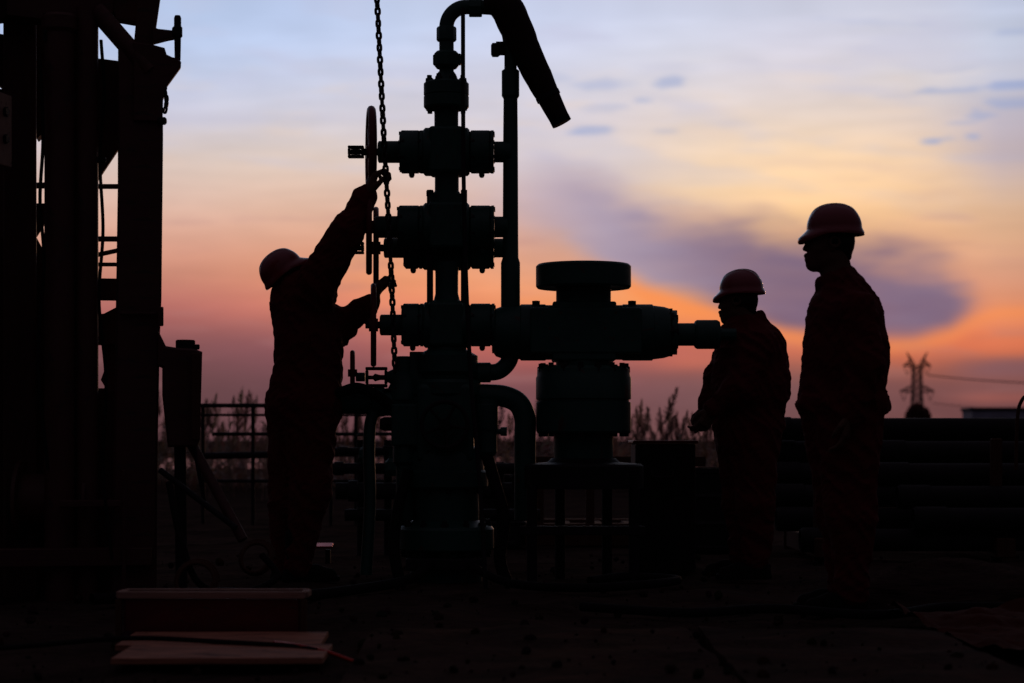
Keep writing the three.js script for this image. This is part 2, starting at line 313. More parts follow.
// ---------------------------------------------------------------- far things
function cable(a, b, sag, r) { const q = []; for (let i = 0; i <= 12; i++) { const t = i / 12; q.push(new THREE.Vector3().lerpVectors(a, b, t).add(new THREE.Vector3(0, -4 * sag * t * (1 - t), 0))); } return new THREE.TubeGeometry(new THREE.CatmullRomCurve3(q), 24, r, 6); }
{ // lattice tower far off
  const R = new Ruler(480), t = thing('transmission_tower', 'tall steel lattice power tower far beyond the pipe stack', 'power tower', [R.x(917), 0, -480]);
  const yb = 0, wAt = (y) => y < 10 ? mix(1.8, 1.05, y / 10) : 1.05;
  const legs = [[-1, -1], [1, -1], [1, 1], [-1, 1]], cx = R.x(917), Yt = R.y(364), P3 = (sx, y, sz) => new THREE.Vector3(cx + sx * wAt(y), y, -480 + sz * wAt(y));
  for (const [sx, sz] of legs) obj('leg', [rod(P3(sx, 0, sz), P3(sx, 12, sz), 0.16, 6), rod(P3(sx, 12, sz), P3(sx, Yt, sz), 0.11, 6)], MAT.lattice, t);
  const br = [], lv = []; for (let y = 0.2; y < Yt - 0.5; y += 1.75) lv.push(y); lv.push(Yt);
  for (let i = 0; i < lv.length - 1; i++) for (let k = 0; k < 4; k++) {
    const [a, b] = legs[k], [c, d] = legs[(k + 1) % 4];
    br.push(rod(P3(a, lv[i], b), P3(c, lv[i + 1], d), 0.11, 5), rod(P3(c, lv[i], d), P3(a, lv[i + 1], b), 0.11, 5), rod(P3(a, lv[i], b), P3(c, lv[i], d), 0.1, 5));
  }
  obj('bracing', br, MAT.lattice, t);
  const arm = (y, reach, up, drop) => {
    for (const s of [-1, 1]) {
      const tip = new THREE.Vector3(cx + s * reach, y + up, -480), gs = [];
      for (const sz of [-1, 1]) {
        const lo = new THREE.Vector3(cx + s * 1.35, y, -480 + sz * 1.35), hi = new THREE.Vector3(cx + s * 1.35, y + 1.5, -480 + sz * 1.35);
        gs.push(rod(lo, tip, 0.18, 6), rod(hi, tip, 0.14, 6));
        for (let i = 1; i < 5; i++) gs.push(rod(lo.clone().lerp(tip, i / 5), hi.clone().lerp(tip, (i - 0.5) / 5), 0.05, 5));
      }
      const a = obj('cross_arm', gs, MAT.lattice, t);
      if (drop) {
        const ins = [], bot = tip.clone().add(new THREE.Vector3(-s * 0.9, -drop, 0));
        ins.push(rod(tip, bot, 0.09, 6), rod(tip.clone().add(new THREE.Vector3(-s * 1.9, 0, 0)), bot, 0.09, 6));
        obj('insulator', ins, MAT.lattice, a);
      }
    }
  };
  arm(R.y(392), 4.1, 0.2, 2.3); arm(R.y(366), 3.3, 0.1, 2.2); 
  for (const s of [-1, 1]) obj('peak', [rod(new THREE.Vector3(cx + s * 1.2, Yt, -481), new THREE.Vector3(cx + s * 2.5, R.y(352), -480), 0.12, 6), rod(new THREE.Vector3(cx + s * 1.2, Yt, -479), new THREE.Vector3(cx + s * 2.5, R.y(352), -480), 0.12, 6), rod(new THREE.Vector3(cx + s * 0.4, Yt, -480), new THREE.Vector3(cx + s * 2.5, R.y(352), -480), 0.1, 6), rod(new THREE.Vector3(cx + s * 1.3, R.y(366), -480), new THREE.Vector3(cx + s * 2.5, R.y(352), -480), 0.1, 6)], MAT.lattice, t);
  const end = new Ruler(430), lines = [[R.p(928, 375), end.p(1080, 384), 0.5, 0.12, 'upper'], [R.p(932, 403), end.p(1080, 412), 0.5, 0.07, 'lower']];
  for (const [a, b, sg, r, w] of lines) tag(obj('power_line', cable(a, b, sg, r), MAT.lattice), w === 'upper' ? 'power line strung from the high arm of the lattice tower' : 'power line strung from the low arm of the lattice tower', 'power line', 'power lines on the tower');
}
{ // round dusky tree below the tower
  const R = new Ruler(150), t = thing('round_tree', 'small round leafy tree standing below the far lattice tower', 'tree', [R.x(918), 0, -150]);
  const base = new THREE.Vector3(R.x(918), 0, -150), gs = [];
  gs.push(rod(base, base.clone().add(new THREE.Vector3(0.05, 1.2, 0)), 0.09, 8, 0.06));
  const rnd = rng(5);
  for (let i = 0; i < 7; i++) { const a = i * 0.9, q = base.clone().add(new THREE.Vector3(0.05, 1, 0)); gs.push(rod(q, q.clone().add(new THREE.Vector3(Math.cos(a) * 0.6, 0.8 + rnd() * 0.9, Math.sin(a) * 0.6)), 0.035, 6, 0.012)); }
  obj('trunk', gs, MAT.bark, t);
  const lg = [], one = new THREE.PlaneGeometry(0.15, 0.1);
  for (let i = 0; i < 5200; i++) {
    const u = rnd() * 2 - 1, a = rnd() * 6.283, r = Math.pow(rnd(), 0.35) * (1 + 0.14 * fbm(Math.cos(a) * 2, u * 2, Math.sin(a) * 2, 3)), q = Math.sqrt(1 - u * u);
    lg.push(one.clone().rotateX(rnd() * 6.3).rotateY(rnd() * 6.3).translate(base.x + Math.cos(a) * q * r * 1.03, Math.max(0.5, 2.2 + u * r * 1.3), base.z + Math.sin(a) * q * r * 1.03));
  }
  obj('crown', lg, MAT.leaf, t);
}
{ // site cabin
  const R = new Ruler(120), t = thing('site_cabin', 'low pale site cabin with flat dark roof beyond the pipe stack', 'cabin', [R.x(1000), 0, -121.5]);
  const x0 = R.x(972), x1 = R.x(1054), top = R.y(411);
  obj('wall', new RoundedBoxGeometry(x1 - x0, top, 2.6, 2, 0.02).translate((x0 + x1) / 2, top / 2, -121.3), MAT.wall, t);
  obj('roof', new RoundedBoxGeometry(x1 - x0 + 0.2, 0.22, 2.8, 2, 0.06).translate((x0 + x1) / 2, top + 0.112, -121.3), MAT.roof, t);
  for (const px of [985, 1015]) { const f = obj('window', new RoundedBoxGeometry(0.85, 0.6, 0.06, 1, 0.01).translate(R.x(px), 1.55, -119.98), MAT.roof, t); obj('pane', new THREE.BoxGeometry(0.72, 0.48, 0.01).translate(R.x(px), 1.55, -119.943), MAT.glass, f); }
}

// ---------------------------------------------------------------- reeds
{
  const rnd = rng(77), R = new Ruler(30);
  function reedGeos(h, lean, seed) {
    const r2 = rng(seed), pts = []; for (let i = 0; i <= 6; i++) { const t = i / 6; pts.push(new THREE.Vector3(lean * t * t * h, t * h, 0)); }
    const c = new THREE.CatmullRomCurve3(pts), stalk = [new THREE.TubeGeometry(c, 10, 0.006, 5)];
    for (let i = 0; i < 9; i++) { // long narrow leaves
      const t = 0.15 + 0.7 * i / 9, p = c.getPoint(t), a = r2() * 6.28, L = 0.35 + r2() * 0.3, v = [], ix = [];
      for (let k = 0; k <= 5; k++) { const u = k / 5, w = 0.014 * Math.sin(Math.PI * Math.min(1, u * 0.85 + 0.15)) + 0.001, q = new THREE.Vector3(Math.cos(a) * L * 0.5 * u, L * (0.75 * u - 0.55 * u * u), Math.sin(a) * L * 0.5 * u).add(p); v.push(q.x - Math.sin(a) * w, q.y, q.z + Math.cos(a) * w, q.x + Math.sin(a) * w, q.y, q.z - Math.cos(a) * w); if (k) { const b = 2 * k; ix.push(b - 2, b - 1, b, b - 1, b + 1, b); } }
      const g = new THREE.BufferGeometry(); g.setAttribute('position', new THREE.Float32BufferAttribute(v, 3)); g.setIndex(ix); g.computeVertexNormals(); stalk.push(g);
    }
    // feathery seed head
    const plume = [], top = c.getPoint(1), dir = c.getTangent(1);
    for (let i = 0; i < 90; i++) {
      const t = r2(), a = r2() * 6.28, wide = 0.065 * Math.sin(Math.PI * Math.pow(t, 0.7)) + 0.006, L = 0.07 + 0.06 * r2();
      const q = top.clone().addScaledVector(dir, (t - 0.25) * 0.36), o = new THREE.Vector3(Math.cos(a) * wide + 0.02 * t, L * 0.7, Math.sin(a) * wide);
      const g = new THREE.BufferGeometry(), e = q.clone().add(o), s = new THREE.Vector3(-Math.sin(a), 0, Math.cos(a)).multiplyScalar(0.007), m = q.clone().lerp(e, 0.5);
      g.setAttribute('position', new THREE.Float32BufferAttribute([q.x, q.y, q.z, m.x + s.x, m.y, m.z + s.z, e.x, e.y, e.z, q.x, q.y, q.z, e.x, e.y, e.z, m.x - s.x, m.y, m.z - s.z], 3)); g.computeVertexNormals(); plume.push(g);
    }
    return [mergeGeometries(stalk.map(clean)), mergeGeometries(plume.map(clean))];
  }
  const kinds = [0, 1, 2, 3].map((i) => reedGeos(1, [0.1, 0.18, -0.08, 0.05][i], 40 + i));
  const put = (x, z, h, k, label, group, tall) => {
    const t = thing('reed', label, 'reed', [x, -0.02, z], group), [a, b] = kinds[k];
    const s = new THREE.Mesh(a, MAT.reed), p = new THREE.Mesh(b, MAT.plume); s.name = 'stalk'; p.name = 'seed_head';
    s.scale.set(1, h, 1); p.position.set(0, h - 1, 0); t.add(s, p); t.rotation.set((rnd() - 0.5) * 0.12, (rnd() - 0.5) * 2.4, (rnd() - 0.5) * 0.26); const ps = tall ? 1.5 : 0.7 + 0.7 * rnd(); if (tall) t.rotation.set(0, 0.4, -0.06); p.scale.set(ps, ps, ps); p.position.y = h - ps;
    for (const o of [s, p]) o.castShadow = o.receiveShadow = true;
  };
  const spots = [[647, 399, 29], [640, 408, 30], [637, 416, 31], [655, 418, 28], [662, 424, 31], [668, 420, 30], [674, 423, 29], [681, 421, 31], [686, 426, 30], [692, 424, 29], [698, 420, 31], [704, 425, 28], [709, 431, 30], [716, 427, 31], [650, 428, 32], [628, 422, 30], [621, 430, 31], [614, 418, 29]];
  spots.forEach(([px, py, d], i) => { const r = new Ruler(d); put(r.x(px), -d, r.y(py) - 0.22, Math.floor(rnd() * 4), i ? 'reed with feathery seed head between the flanged spool and the middle worker' : 'tallest reed with broad seed head beside the flanged spool', 'reeds behind the flanged spool', !i); });
  const spots2 = [[210, 404, 26], [234, 398, 27], [246, 405, 29], [262, 392, 25], [267, 394, 26], [222, 408, 30], [254, 408, 31], [204, 410, 29]];
  for (const [px, py, d] of spots2) { const r = new Ruler(d); put(r.x(px), -d, r.y(py) - 0.2, Math.floor(rnd() * 4), 'reed with feathery seed head rising behind the pipe railing', 'reeds behind the railing'); }
  const spots3 = [[338, 420, 27], [347, 423, 29], [356, 421, 30], [366, 419, 28], [376, 424, 29], [384, 418, 31], [392, 421, 28], [489, 430, 28], [498, 424, 30], [505, 430, 29], [512, 428, 30]];
  for (const [px, py, d] of spots3) { const r = new Ruler(d); put(r.x(px), -d, r.y(py) - 0.2, Math.floor(rnd() * 4), 'reed with feathery seed head seen low between the wellhead pipes', 'reeds behind the wellhead'); }
  // the thicket behind reads as one mass
  const one = mergeGeometries([kinds[0][0], kinds[2][1]].map(clean)), N = 720, inst = new THREE.InstancedMesh(one, MAT.reed, N), m4 = new THREE.Matrix4(), q4 = new THREE.Quaternion();
  for (let i = 0; i < N; i++) {
    const z = 29 + rnd() * 8, x = (rnd() - 0.5) * 2 * z * 0.33, rr = z / F;
    const px = 512 + x / rr, open = px > 770 ? 0.75 : 1, h = (0.42 + 0.68 * Math.pow(rnd(), 1.4) + 0.3 * fbm(x * 0.5, z * 0.3, 3, 3)) * open * (px < 280 ? 1.08 : 1);
    q4.setFromEuler(new THREE.Euler((rnd() - 0.5) * 0.5, rnd() * 6.28, (rnd() - 0.5) * 0.5));
    m4.compose(new THREE.Vector3(x, -0.05, -z), q4, new THREE.Vector3(1.3, h, 1.3)); inst.setMatrixAt(i, m4);
    inst.setColorAt(i, new THREE.Color().setRGB(0.75 + 0.5 * rnd(), 0.75 + 0.4 * rnd(), 0.75 + 0.4 * rnd()));
  }
  inst.name = numbered('reed_bed'); inst.castShadow = inst.receiveShadow = true; scene.add(inst);
  tag(inst, 'dense bed of dry reeds growing behind the whole well site', 'reeds', null, 'stuff');
}

// ---------------------------------------------------------------- pipe railing behind the site
{
  const R = new Ruler(18), t = thing('pipe_railing', 'low tubular steel railing in front of the reeds', 'railing', [R.x(300), 0, -18]);
  const x0 = 200, x1 = 408;
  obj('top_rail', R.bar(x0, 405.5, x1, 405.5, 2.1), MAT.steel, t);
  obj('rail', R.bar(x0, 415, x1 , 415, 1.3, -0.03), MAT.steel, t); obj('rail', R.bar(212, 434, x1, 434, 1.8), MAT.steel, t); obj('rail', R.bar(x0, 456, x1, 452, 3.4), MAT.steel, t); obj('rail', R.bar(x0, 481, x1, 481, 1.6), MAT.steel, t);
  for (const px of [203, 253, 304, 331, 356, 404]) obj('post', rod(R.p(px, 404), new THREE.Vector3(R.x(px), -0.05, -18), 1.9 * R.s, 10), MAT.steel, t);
}

// ================================================================ THE WELLHEAD
const WD = 10.7, WR = new Ruler(WD);
{
  const R = WR, s = R.s;
  const t = thing('wellhead_tree', 'tall dark green wellhead tree of stacked valves with handwheels and gooseneck', 'wellhead', [R.x(447), 0, -WD]);
  // gooseneck and its fittings
  const arc = []; for (let i = 0; i <= 10; i++) { const a = Math.PI - i / 10 * Math.PI / 2; arc.push([466.5 + 20 * Math.cos(a), 27 - 20 * Math.sin(a)]); }
  const gn = obj('gooseneck', R.tube([[446.5, 74], [446.5, 50], ...arc, [480, 7], [497, 8]], 7.3, 60, 20), MAT.green, t);
  obj('collar', R.turnedV(446.5, [[0, 27], [9.2, 27], [10, 28.5], [10, 40], [9, 41.5], [0, 41.5]], 0, 8), MAT.green, gn);
  obj('hammer_union', [R.turnedV(446.5, [[0, 51], [10, 51.5], [12.4, 54], [12.4, 65.5], [10, 68.5], [0, 68.5]], 0, 24), R.box(456, 54, 461, 65, 0.04), R.box(444, 54, 449, 65, 0.03, 0.075), R.box(433, 55, 437, 65, 0.04)], MAT.green, gn);
  obj('union', [R.turnedH(8, [[469, 0], [469, 8.6], [470, 9.2], [481, 9.2], [482, 8.6], [482, 0]], 0, 8)], MAT.green, gn);
  const f1 = obj('flange', R.turnedV(446.3, [[0, 72], [8, 72], [10, 75], [11.5, 79], [12, 82], [20.5, 82], [22.6, 84], [22.6, 95], [21.8, 96], [22.6, 97], [22.6, 107], [21, 109], [12.4, 109.5], [12, 114], [12, 128], [0, 128]]), MAT.green, t);
  boltSet('stud', f1, R.p(446.3, 94.5), 18 * s, 'y', 8, 4 * s, 36 * s, MAT.steel, Math.PI / 8);

  function valve(py, left, right, o = {}) {
    const { dz = 0, body = 24, bon = 21.5, cx = 446.5, hb = 23, wheelX, wheelR = 46, stem = 11, housing = 378, end, turn = 0.1, rstub, tube = 2.7 } = o;
    const v = obj('valve', [R.turnedH(py, [[cx - hb, 0], [cx - hb, body - 2], [cx - hb + 2, body], [cx - hb + 8, body], [cx - hb + 10, body - 1.5], [cx + hb - 10, body - 1.5], [cx + hb - 8, body], [cx + hb - 2, body], [cx + hb, body - 2], [cx + hb, 0]], dz, 40), R.box(cx - 17, py - body + 1, cx + 17, py + body - 1, 0.25, dz, 0.02)], MAT.green, t);
    for (const [a, b] of [[left, cx - hb], [cx + hb, right]]) {
      const bo = obj('bonnet', R.turnedH(py, [[a, 0], [a, bon - 2.5], [a + 2, bon], [b - 5, bon], [b - 4, bon - 1.6], [b - 3, bon], [b - 0.3, bon], [b - 0.3, 0]], dz, 32), MAT.green, v);
    }
    boltSet('stud', v, R.p((left + cx - hb) / 2, py, dz), (bon - 2.5) * s, 'x', 8, 3 * s, (cx - hb - left) * s * 1.06, MAT.steel, Math.PI / 8);
    boltSet('stud', v, R.p((right + cx + hb) / 2, py, dz), (bon - 2.5) * s, 'x', 8, 3 * s, (right - cx - hb) * s * 1.06, MAT.steel, Math.PI / 8);
    for (const px of [(left + cx - hb) / 2, (right + cx + hb) / 2]) obj('grease_fitting', R.turnedV(px, [[0, py + bon - 2], [3, py + bon - 1], [3, py + bon + 2], [2, py + bon + 4], [0, py + bon + 4.6]], dz, 10), MAT.green, v);
    obj('stem_housing', R.turnedH(py, [[housing, 0], [housing, stem - 1.5], [housing + 1, stem], [left, stem], [left, 0]], dz, 28), MAT.green, v);
    if (rstub) obj('stub', R.turnedH(py, [[right, 0], [right, stem - 0.5], [rstub - 1, stem - 0.5], [rstub, stem - 1.5], [rstub, 0]], dz, 28), MAT.green, v);
    if (wheelX) {
      const g = wheelGeo(wheelR * s, tube * s, turn, 5, 0.035, 0.0); const p = R.p(wheelX, py, dz); g.translate(p.x, p.y, p.z);
      obj('handwheel', g, MAT.red, v);
      obj('stem', R.turnedH(py, [[wheelX - 8, 0], [wheelX - 8, 3.6], [housing, 3.6], [housing, 0]], dz, 16), MAT.steel, v);
    }
    if (end) { // open protective yoke at the end of the stem
      const [a, b] = end, h = 6;
      obj('yoke', [R.box(a, py - h, b, py - h + 2.6, 0.05, dz), R.box(a, py + h - 2.6, b, py + h, 0.05, dz), R.box(a, py - h + 2.6, a + 2.4, py + h - 2.6, 0.05, dz), R.box(b - 3, py - h + 2.6, b, py + h - 2.6, 0.05, dz), R.box(a + 2.4, py - 2.6, b - 3, py + 2.6, 0.03, dz)], MAT.steel, v);
    }
    return v;
  }
  valve(152, 400, 494, { wheelX: 371, wheelR: 46, end: [348, 364], rstub: 511, turn: 0.118, tube: 4.2 });
  obj('neck', R.turnedV(446.8, [[0, 174], [12, 174], [12, 191], [14, 194], [19, 195], [19, 204], [0, 204]]), MAT.green, t);
  valve(227, 398, 494.5, { wheelX: 369, wheelR: 48, housing: 375, rstub: 508, turn: 0.072, tube: 3.2 });
  valve(248, 404, 494, { dz: -0.22, body: 22, bon: 21, hb: 24, wheelX: 376, wheelR: 42, end: [354, 364], housing: 384, stem: 10, rstub: 508, turn: 0.07, tube: 3 });
  for (const px of [430, 464]) obj('tie_rod', R.bar(px, 190, px, 304, 3.2, 0.02), MAT.steel, t);
  obj('bolt', R.turnedV(430, [[0, 190], [4.2, 191], [4.2, 196], [0, 196]], 0.02, 6), MAT.steel, t);
  obj('neck', R.turnedV(446.8, [[0, 262], [12, 262], [11.5, 276], [11.5, 294], [13, 300], [17, 303], [17, 310], [0, 310]]), MAT.green, t);
  valve(325, 402, 495, { wheelX: 373.5, wheelR: 42, housing: 380, rstub: 505, stem: 10.5, body: 23, turn: 0.07, tube: 3 });
  // lower master valve: bonnet towards the camera, standing on the casing head
  obj('spool_neck', R.turnedV(447, [[0, 344], [18, 344], [20, 350], [24, 352], [31, 356], [31, 372], [26, 376], [24, 386], [0, 386]]), MAT.green, t);
  const mv = obj('master_valve', [R.box(418, 384, 474, 462, 0.34, 0, 0.03), R.turnedV(446, [[0, 380], [33, 380], [35, 383], [35, 394], [32, 397], [28, 400], [28, 446], [36, 452], [38, 456], [38, 470], [0, 470]])], MAT.green, t);
  { const c = R.p(446, 425, 0.2), b = (r, l, z) => new THREE.CylinderGeometry(r, r, l, 32).rotateX(Math.PI / 2).translate(c.x, c.y, c.z + z); obj('bonnet', [b(0.135, 0.09, 0.0), b(0.118, 0.06, 0.07), b(0.06, 0.12, 0.14)], MAT.green, mv);
    const wg = wheelGeo(0.13, 0.012, 0, 5, 0.03, 0).rotateY(Math.PI / 2).translate(c.x, c.y, c.z + 0.22); obj('handwheel', wg, MAT.steel, mv); }
  const ch = obj('casing_head', R.turnedV(446, [[0, 470], [40, 470], [42, 472], [42, 486], [40, 488], [33, 489], [33, 520], [40, 524], [46, 526], [48, 529], [48, 548], [46, 550], [36, 552], [36, 600], [0, 600]]), MAT.green, t);
  boltSet('stud', ch, R.p(446, 538), 42 * s, 'y', 12, 4 * s, 38 * s, MAT.steel); boltSet('stud', ch, R.p(446, 470), 33.5 * s, 'y', 10, 4 * s, 46 * s, MAT.steel, 0.2);
  // left side outlet pipe with small needle valve
  obj('side_pipe', [R.turnedH(402, [[322, 0], [322, 12], [324, 13.2], [338, 13.2], [340, 12], [372, 12], [374, 14.5], [384, 14.5], [386, 13], [430, 13], [430, 0]]), R.tube([[386, 402, 0], [389, 393, 0.02], [388, 391, 0.02]], 3)], MAT.green, t);
  obj('lifting_eye', (() => { const p = R.p(388, 395, 0.05); return new THREE.TorusGeometry(5.2 * s, 1.8 * s, 8, 20).translate(p.x, p.y, p.z); })(), MAT.steel, t);
  const nv = obj('needle_valve', [R.turnedH(377, [[356, 0], [356, 4.5], [365, 4.5], [365, 0]]), R.turnedH(377, [[387, 0], [387, 5], [391, 7], [396, 9], [412, 9], [412, 0]]), R.turnedV(404, [[0, 356], [9, 356.5], [9, 372], [13, 374], [14, 384], [16, 388], [17, 400], [0, 400]], 0, 20), R.box(410, 352, 424, 395, 0.1)], MAT.green, t);
  obj('yoke', [R.box(365.5, 367, 387.5, 370.3, 0.035), R.box(365.5, 384, 387.5, 387.5, 0.035), R.box(365.5, 370.3, 368.5, 384, 0.035), R.box(384.5, 370.3, 387.5, 384, 0.035), R.turnedH(377.5, [[368.5, 0], [368.5, 2], [373, 2], [375, 4], [380, 2.6], [384.5, 2.6], [384.5, 0]], 0, 12)], MAT.steel, nv);
  { const p = R.p(352.5, 373); obj('handwheel', wheelGeo(23 * s, 2.6 * s, 0.08, 4, 0.02, 0).translate(p.x, p.y, p.z), MAT.red, nv); }
  // hoses and fittings crowding the foot of the tree
  obj('side_hose', R.tube([[332, 396, 0.1], [345, 391, 0.12], [356, 388, 0.12], [370, 392, 0.1], [388, 404, 0.08], [400, 420, 0.08]], 5.5, 40, 12), MAT.rubber, t);
  const cb = obj('choke_block', [R.box(392, 404, 420, 446, 0.16, 0.05, 0.012), R.turnedV(405, [[0, 440], [11, 440], [12, 443], [12, 462], [9, 466], [9, 520], [0, 520]], 0.05, 20)], MAT.green, t);
  obj('plug', R.turnedH(424, [[380, 0], [380, 5], [384, 7], [392, 7], [392, 0]], 0.05, 8), MAT.steel, cb);
  obj('drain_pipe', R.tube([[378, 404, 0.02], [371, 420, 0.03], [369, 450, 0.04], [370, 500, 0.06], [366, 575, 0.1]], 6, 40, 12), MAT.green, t);
  obj('side_hose', R.tube([[408, 470, 0.15], [398, 510, 0.2], [394, 550, 0.24], [400, 583, 0.3]], 5.5, 40, 12), MAT.rubber, t);
  obj('side_hose', R.tube([[486, 452, 0.06], [494, 480, 0.14], [504, 520, 0.18], [500, 560, 0.2], [508, 585, 0.24]], 6, 40, 12), MAT.rubber, t);
  obj('foot_clamp', [R.box(408, 556, 484, 568, 0.5, 0.02, 0.01)], MAT.steel, t);
  // right side: riser pipe, its elbow, big elbow to the ground
  const ri = obj('riser_pipe', [R.turnedV(510.5, [[0, 48], [6.2, 48], [6.2, 69], [8.8, 71], [8.8, 96], [7, 99], [7.4, 140], [7.8, 240], [8, 258], [9.6, 263], [9.6, 300], [9.6, 312], [0, 312]], 0, 24), R.tube([[510, 50], [508, 34], [502, 20], [495, 9]], 6.6, 20, 14), R.tube([[512, 308], [512, 345], [509, 361], [499, 371], [486, 372.5], [468, 372.5]], 8.3, 40, 16)], MAT.green, t);
  obj('hammer_lug', [R.turnedH(50, [[491, 0], [491, 5], [492.5, 7.2], [498, 7.2], [500, 5.5], [506, 5.5], [506, 0]], 0, 16), R.turnedH(45, [[496, 0], [496, 3.5], [503, 3.5], [503, 0]], 0.02, 10)], MAT.steel, ri);
  obj('collar', [R.turnedH(372.5, [[476.5, 0], [476.5, 9], [478, 10], [490, 10], [491, 9], [491, 0]], 0, 20)], MAT.green, ri);
  obj('drain_elbow', R.tube([[466, 395], [488, 395], [505, 396.5], [518, 403], [524.5, 416], [525, 440], [525, 520]], 10.8, 60, 20), MAT.green, t);
  const cv = obj('check_valve', [R.turnedV(486, [[0, 399], [11, 399], [11, 404], [12, 405], [12, 430], [11, 432], [11, 452], [8, 456], [0, 456]], 0.06, 20), R.turnedH(431.5, [[490, 0], [490, 2.6], [500, 2.6], [501, 4.5], [507, 4.5], [507, 0]], 0.06, 12)], MAT.green, t);

  // big side spool with blind flange on top
  const CX = 583.5;
  const sp = obj('spool_body', R.turnedH(332.5, [[493, 0], [493, 20], [496, 24], [503, 26.5], [520, 26.8], [521, 28.2], [545, 28.2], [546, 27.4], [622, 27.4], [623, 28.2], [652, 28.2], [653, 27], [664, 25.6], [669, 24], [669, 0]], 0, 56), MAT.green, t);
  obj('saddle_block', [R.box(552, 303.2, 615, 361.5, 0.31, 0, 0.012), R.box(530, 309, 640, 355, 0.325, 0, 0.015)], MAT.green, sp);
  for (const px of [536, 632]) obj('plug', R.turnedV(px, [[0, 300.5], [4.5, 301], [4.5, 306], [0, 306]], 0.03, 6), MAT.steel, sp);
  obj('end_cap', R.turnedH(332.5, [[669, 0], [669, 20], [671, 22], [675, 22], [676.5, 20], [676.5, 0]], 0, 36), MAT.green, sp);
  boltSet('stud', sp, R.p(664, 332.5), 18.5 * s, 'x', 8, 6.3 * s, 26 * s, MAT.steel, 0); boltSet('stud', sp, R.p(500, 332.5), 19 * s, 'x', 8, 4 * s, 16 * s, MAT.steel, 0.3);
  obj('outlet_pipe', R.turnedH(334.5, [[676, 0], [676, 11.4], [694, 11.4], [695, 13.4], [697, 14.6], [717, 14.6], [719.5, 13], [719.5, 6], [736, 6], [736, 0]], 0, 28), MAT.green, t);
  const bf = obj('blind_flange', R.turnedV(CX, [[0, 264.5], [45.5, 264.5], [47.6, 266.5], [47.6, 286.5], [46, 288.5], [28, 288.8], [27.4, 290], [27.4, 312], [0, 312]], 0, 64), MAT.green, t);
  const lf = obj('double_flange', R.turnedV(CX, [[0, 352], [27.6, 352], [27.6, 366.5], [43, 366.8], [46.2, 369.5], [46.6, 376], [47.6, 378], [47.6, 399], [45.6, 400], [45.6, 401.8], [47.3, 402.6], [47.3, 431], [45.5, 433], [29.6, 433.4], [29.6, 470], [0, 470]], 0, 64), MAT.green, t);
  boltSet('stud', lf, R.p(CX, 400), 42.5 * s, 'y', 16, 4.4 * s, 73 * s, MAT.steel, 0.1);
  obj('bell_base', R.turnedV(CX, [[0, 458], [32, 458], [36, 462], [58, 464], [60, 466], [60, 488], [0, 488]], 0, 40), MAT.steel, t);
  for (const [px, dz] of [[532, 0.2], [560, -0.25], [607, -0.25], [634, 0.2]]) obj('leg', rod(R.p(px, 486, dz), new THREE.Vector3(R.p(px, 486, dz).x, -0.03, -WD + dz), 0.028, 12), MAT.steel, t);
  obj('cross_beam', R.box(520, 526, 645, 535, 0.06, 0.2), MAT.steel, t); obj('cross_beam', R.box(552, 526, 618, 535, 0.06, -0.25), MAT.steel, t);
}
// canvas-wrapped hose end hanging off the gooseneck
{
  const R = WR, t = [[484, 5, 8.5], [496, 4, 13], [506, 8, 16.5], [515, 25, 16.5], [524, 46, 15.2], [533, 66, 14.4], [543, 86, 13.2], [548, 96, 11.8], [555, 110, 10.6], [561.5, 122.5, 9.8]];
  const c = new THREE.CatmullRomCurve3(t.map(([x, y]) => R.p(x, y, 0.03)), false, 'centripetal'), N = 44, K = 28, v = [], ix = [], uv = [];
  const fr = c.computeFrenetFrames(N, false);
  for (let i = 0; i <= N; i++) {
    const u = i / N, f = c.getUtoTmapping(u) * (t.length - 1), a = Math.min(t.length - 2, Math.floor(f)), r = mix(t[a][2], t[a + 1][2], f - a) * R.s, p = c.getPointAt(u);
    for (let k = 0; k <= K; k++) { const q = k / K * 2 * Math.PI, w = 1 + 0.11 * fbm(Math.cos(q) * 2 + u * 3, Math.sin(q) * 2, u * 7, 3) * Math.min(1, 3 * (1 - u)), n = fr.normals[i].clone().multiplyScalar(Math.cos(q)).addScaledVector(fr.binormals[i], Math.sin(q)); v.push(...p.clone().addScaledVector(n, r * w).toArray()); uv.push(k / K, u * 3); }
  }
  for (let i = 0; i < N; i++) for (let k = 0; k < K; k++) { const a = i * (K + 1) + k; ix.push(a, a + 1, a + K + 1, a + 1, a + K + 2, a + K + 1); }
  const g = new THREE.BufferGeometry(); g.setAttribute('position', new THREE.Float32BufferAttribute(v, 3)); g.setAttribute('uv', new THREE.Float32BufferAttribute(uv, 2)); g.setIndex(ix); g.computeVertexNormals();
  const h = thing('hose', 'thick dark red sleeve hanging from the gooseneck with its open end down', 'hose', [R.x(500), R.y(10), -WD]);
  obj('sleeve', g, MAT.hose, h);
  const ax = R.p(561.5, 122.5, 0.03).sub(R.p(555, 110, 0.03)).normalize(), e = R.p(561.5, 122.5, 0.03);
  { const c0 = R.p(548, 96, 0.03), a0 = R.p(555, 110, 0.03).sub(R.p(543, 86, 0.03)).normalize(); obj('clamp', rod(c0.clone().addScaledVector(a0, -0.012), c0.clone().addScaledVector(a0, 0.012), 12.6 * R.s, 24), MAT.steel, h); }
  obj('end_ring', [rod(e.clone().addScaledVector(ax, -0.025), e.clone().addScaledVector(ax, 0.006), 10.2 * R.s, 28)], MAT.rubber, h);
}
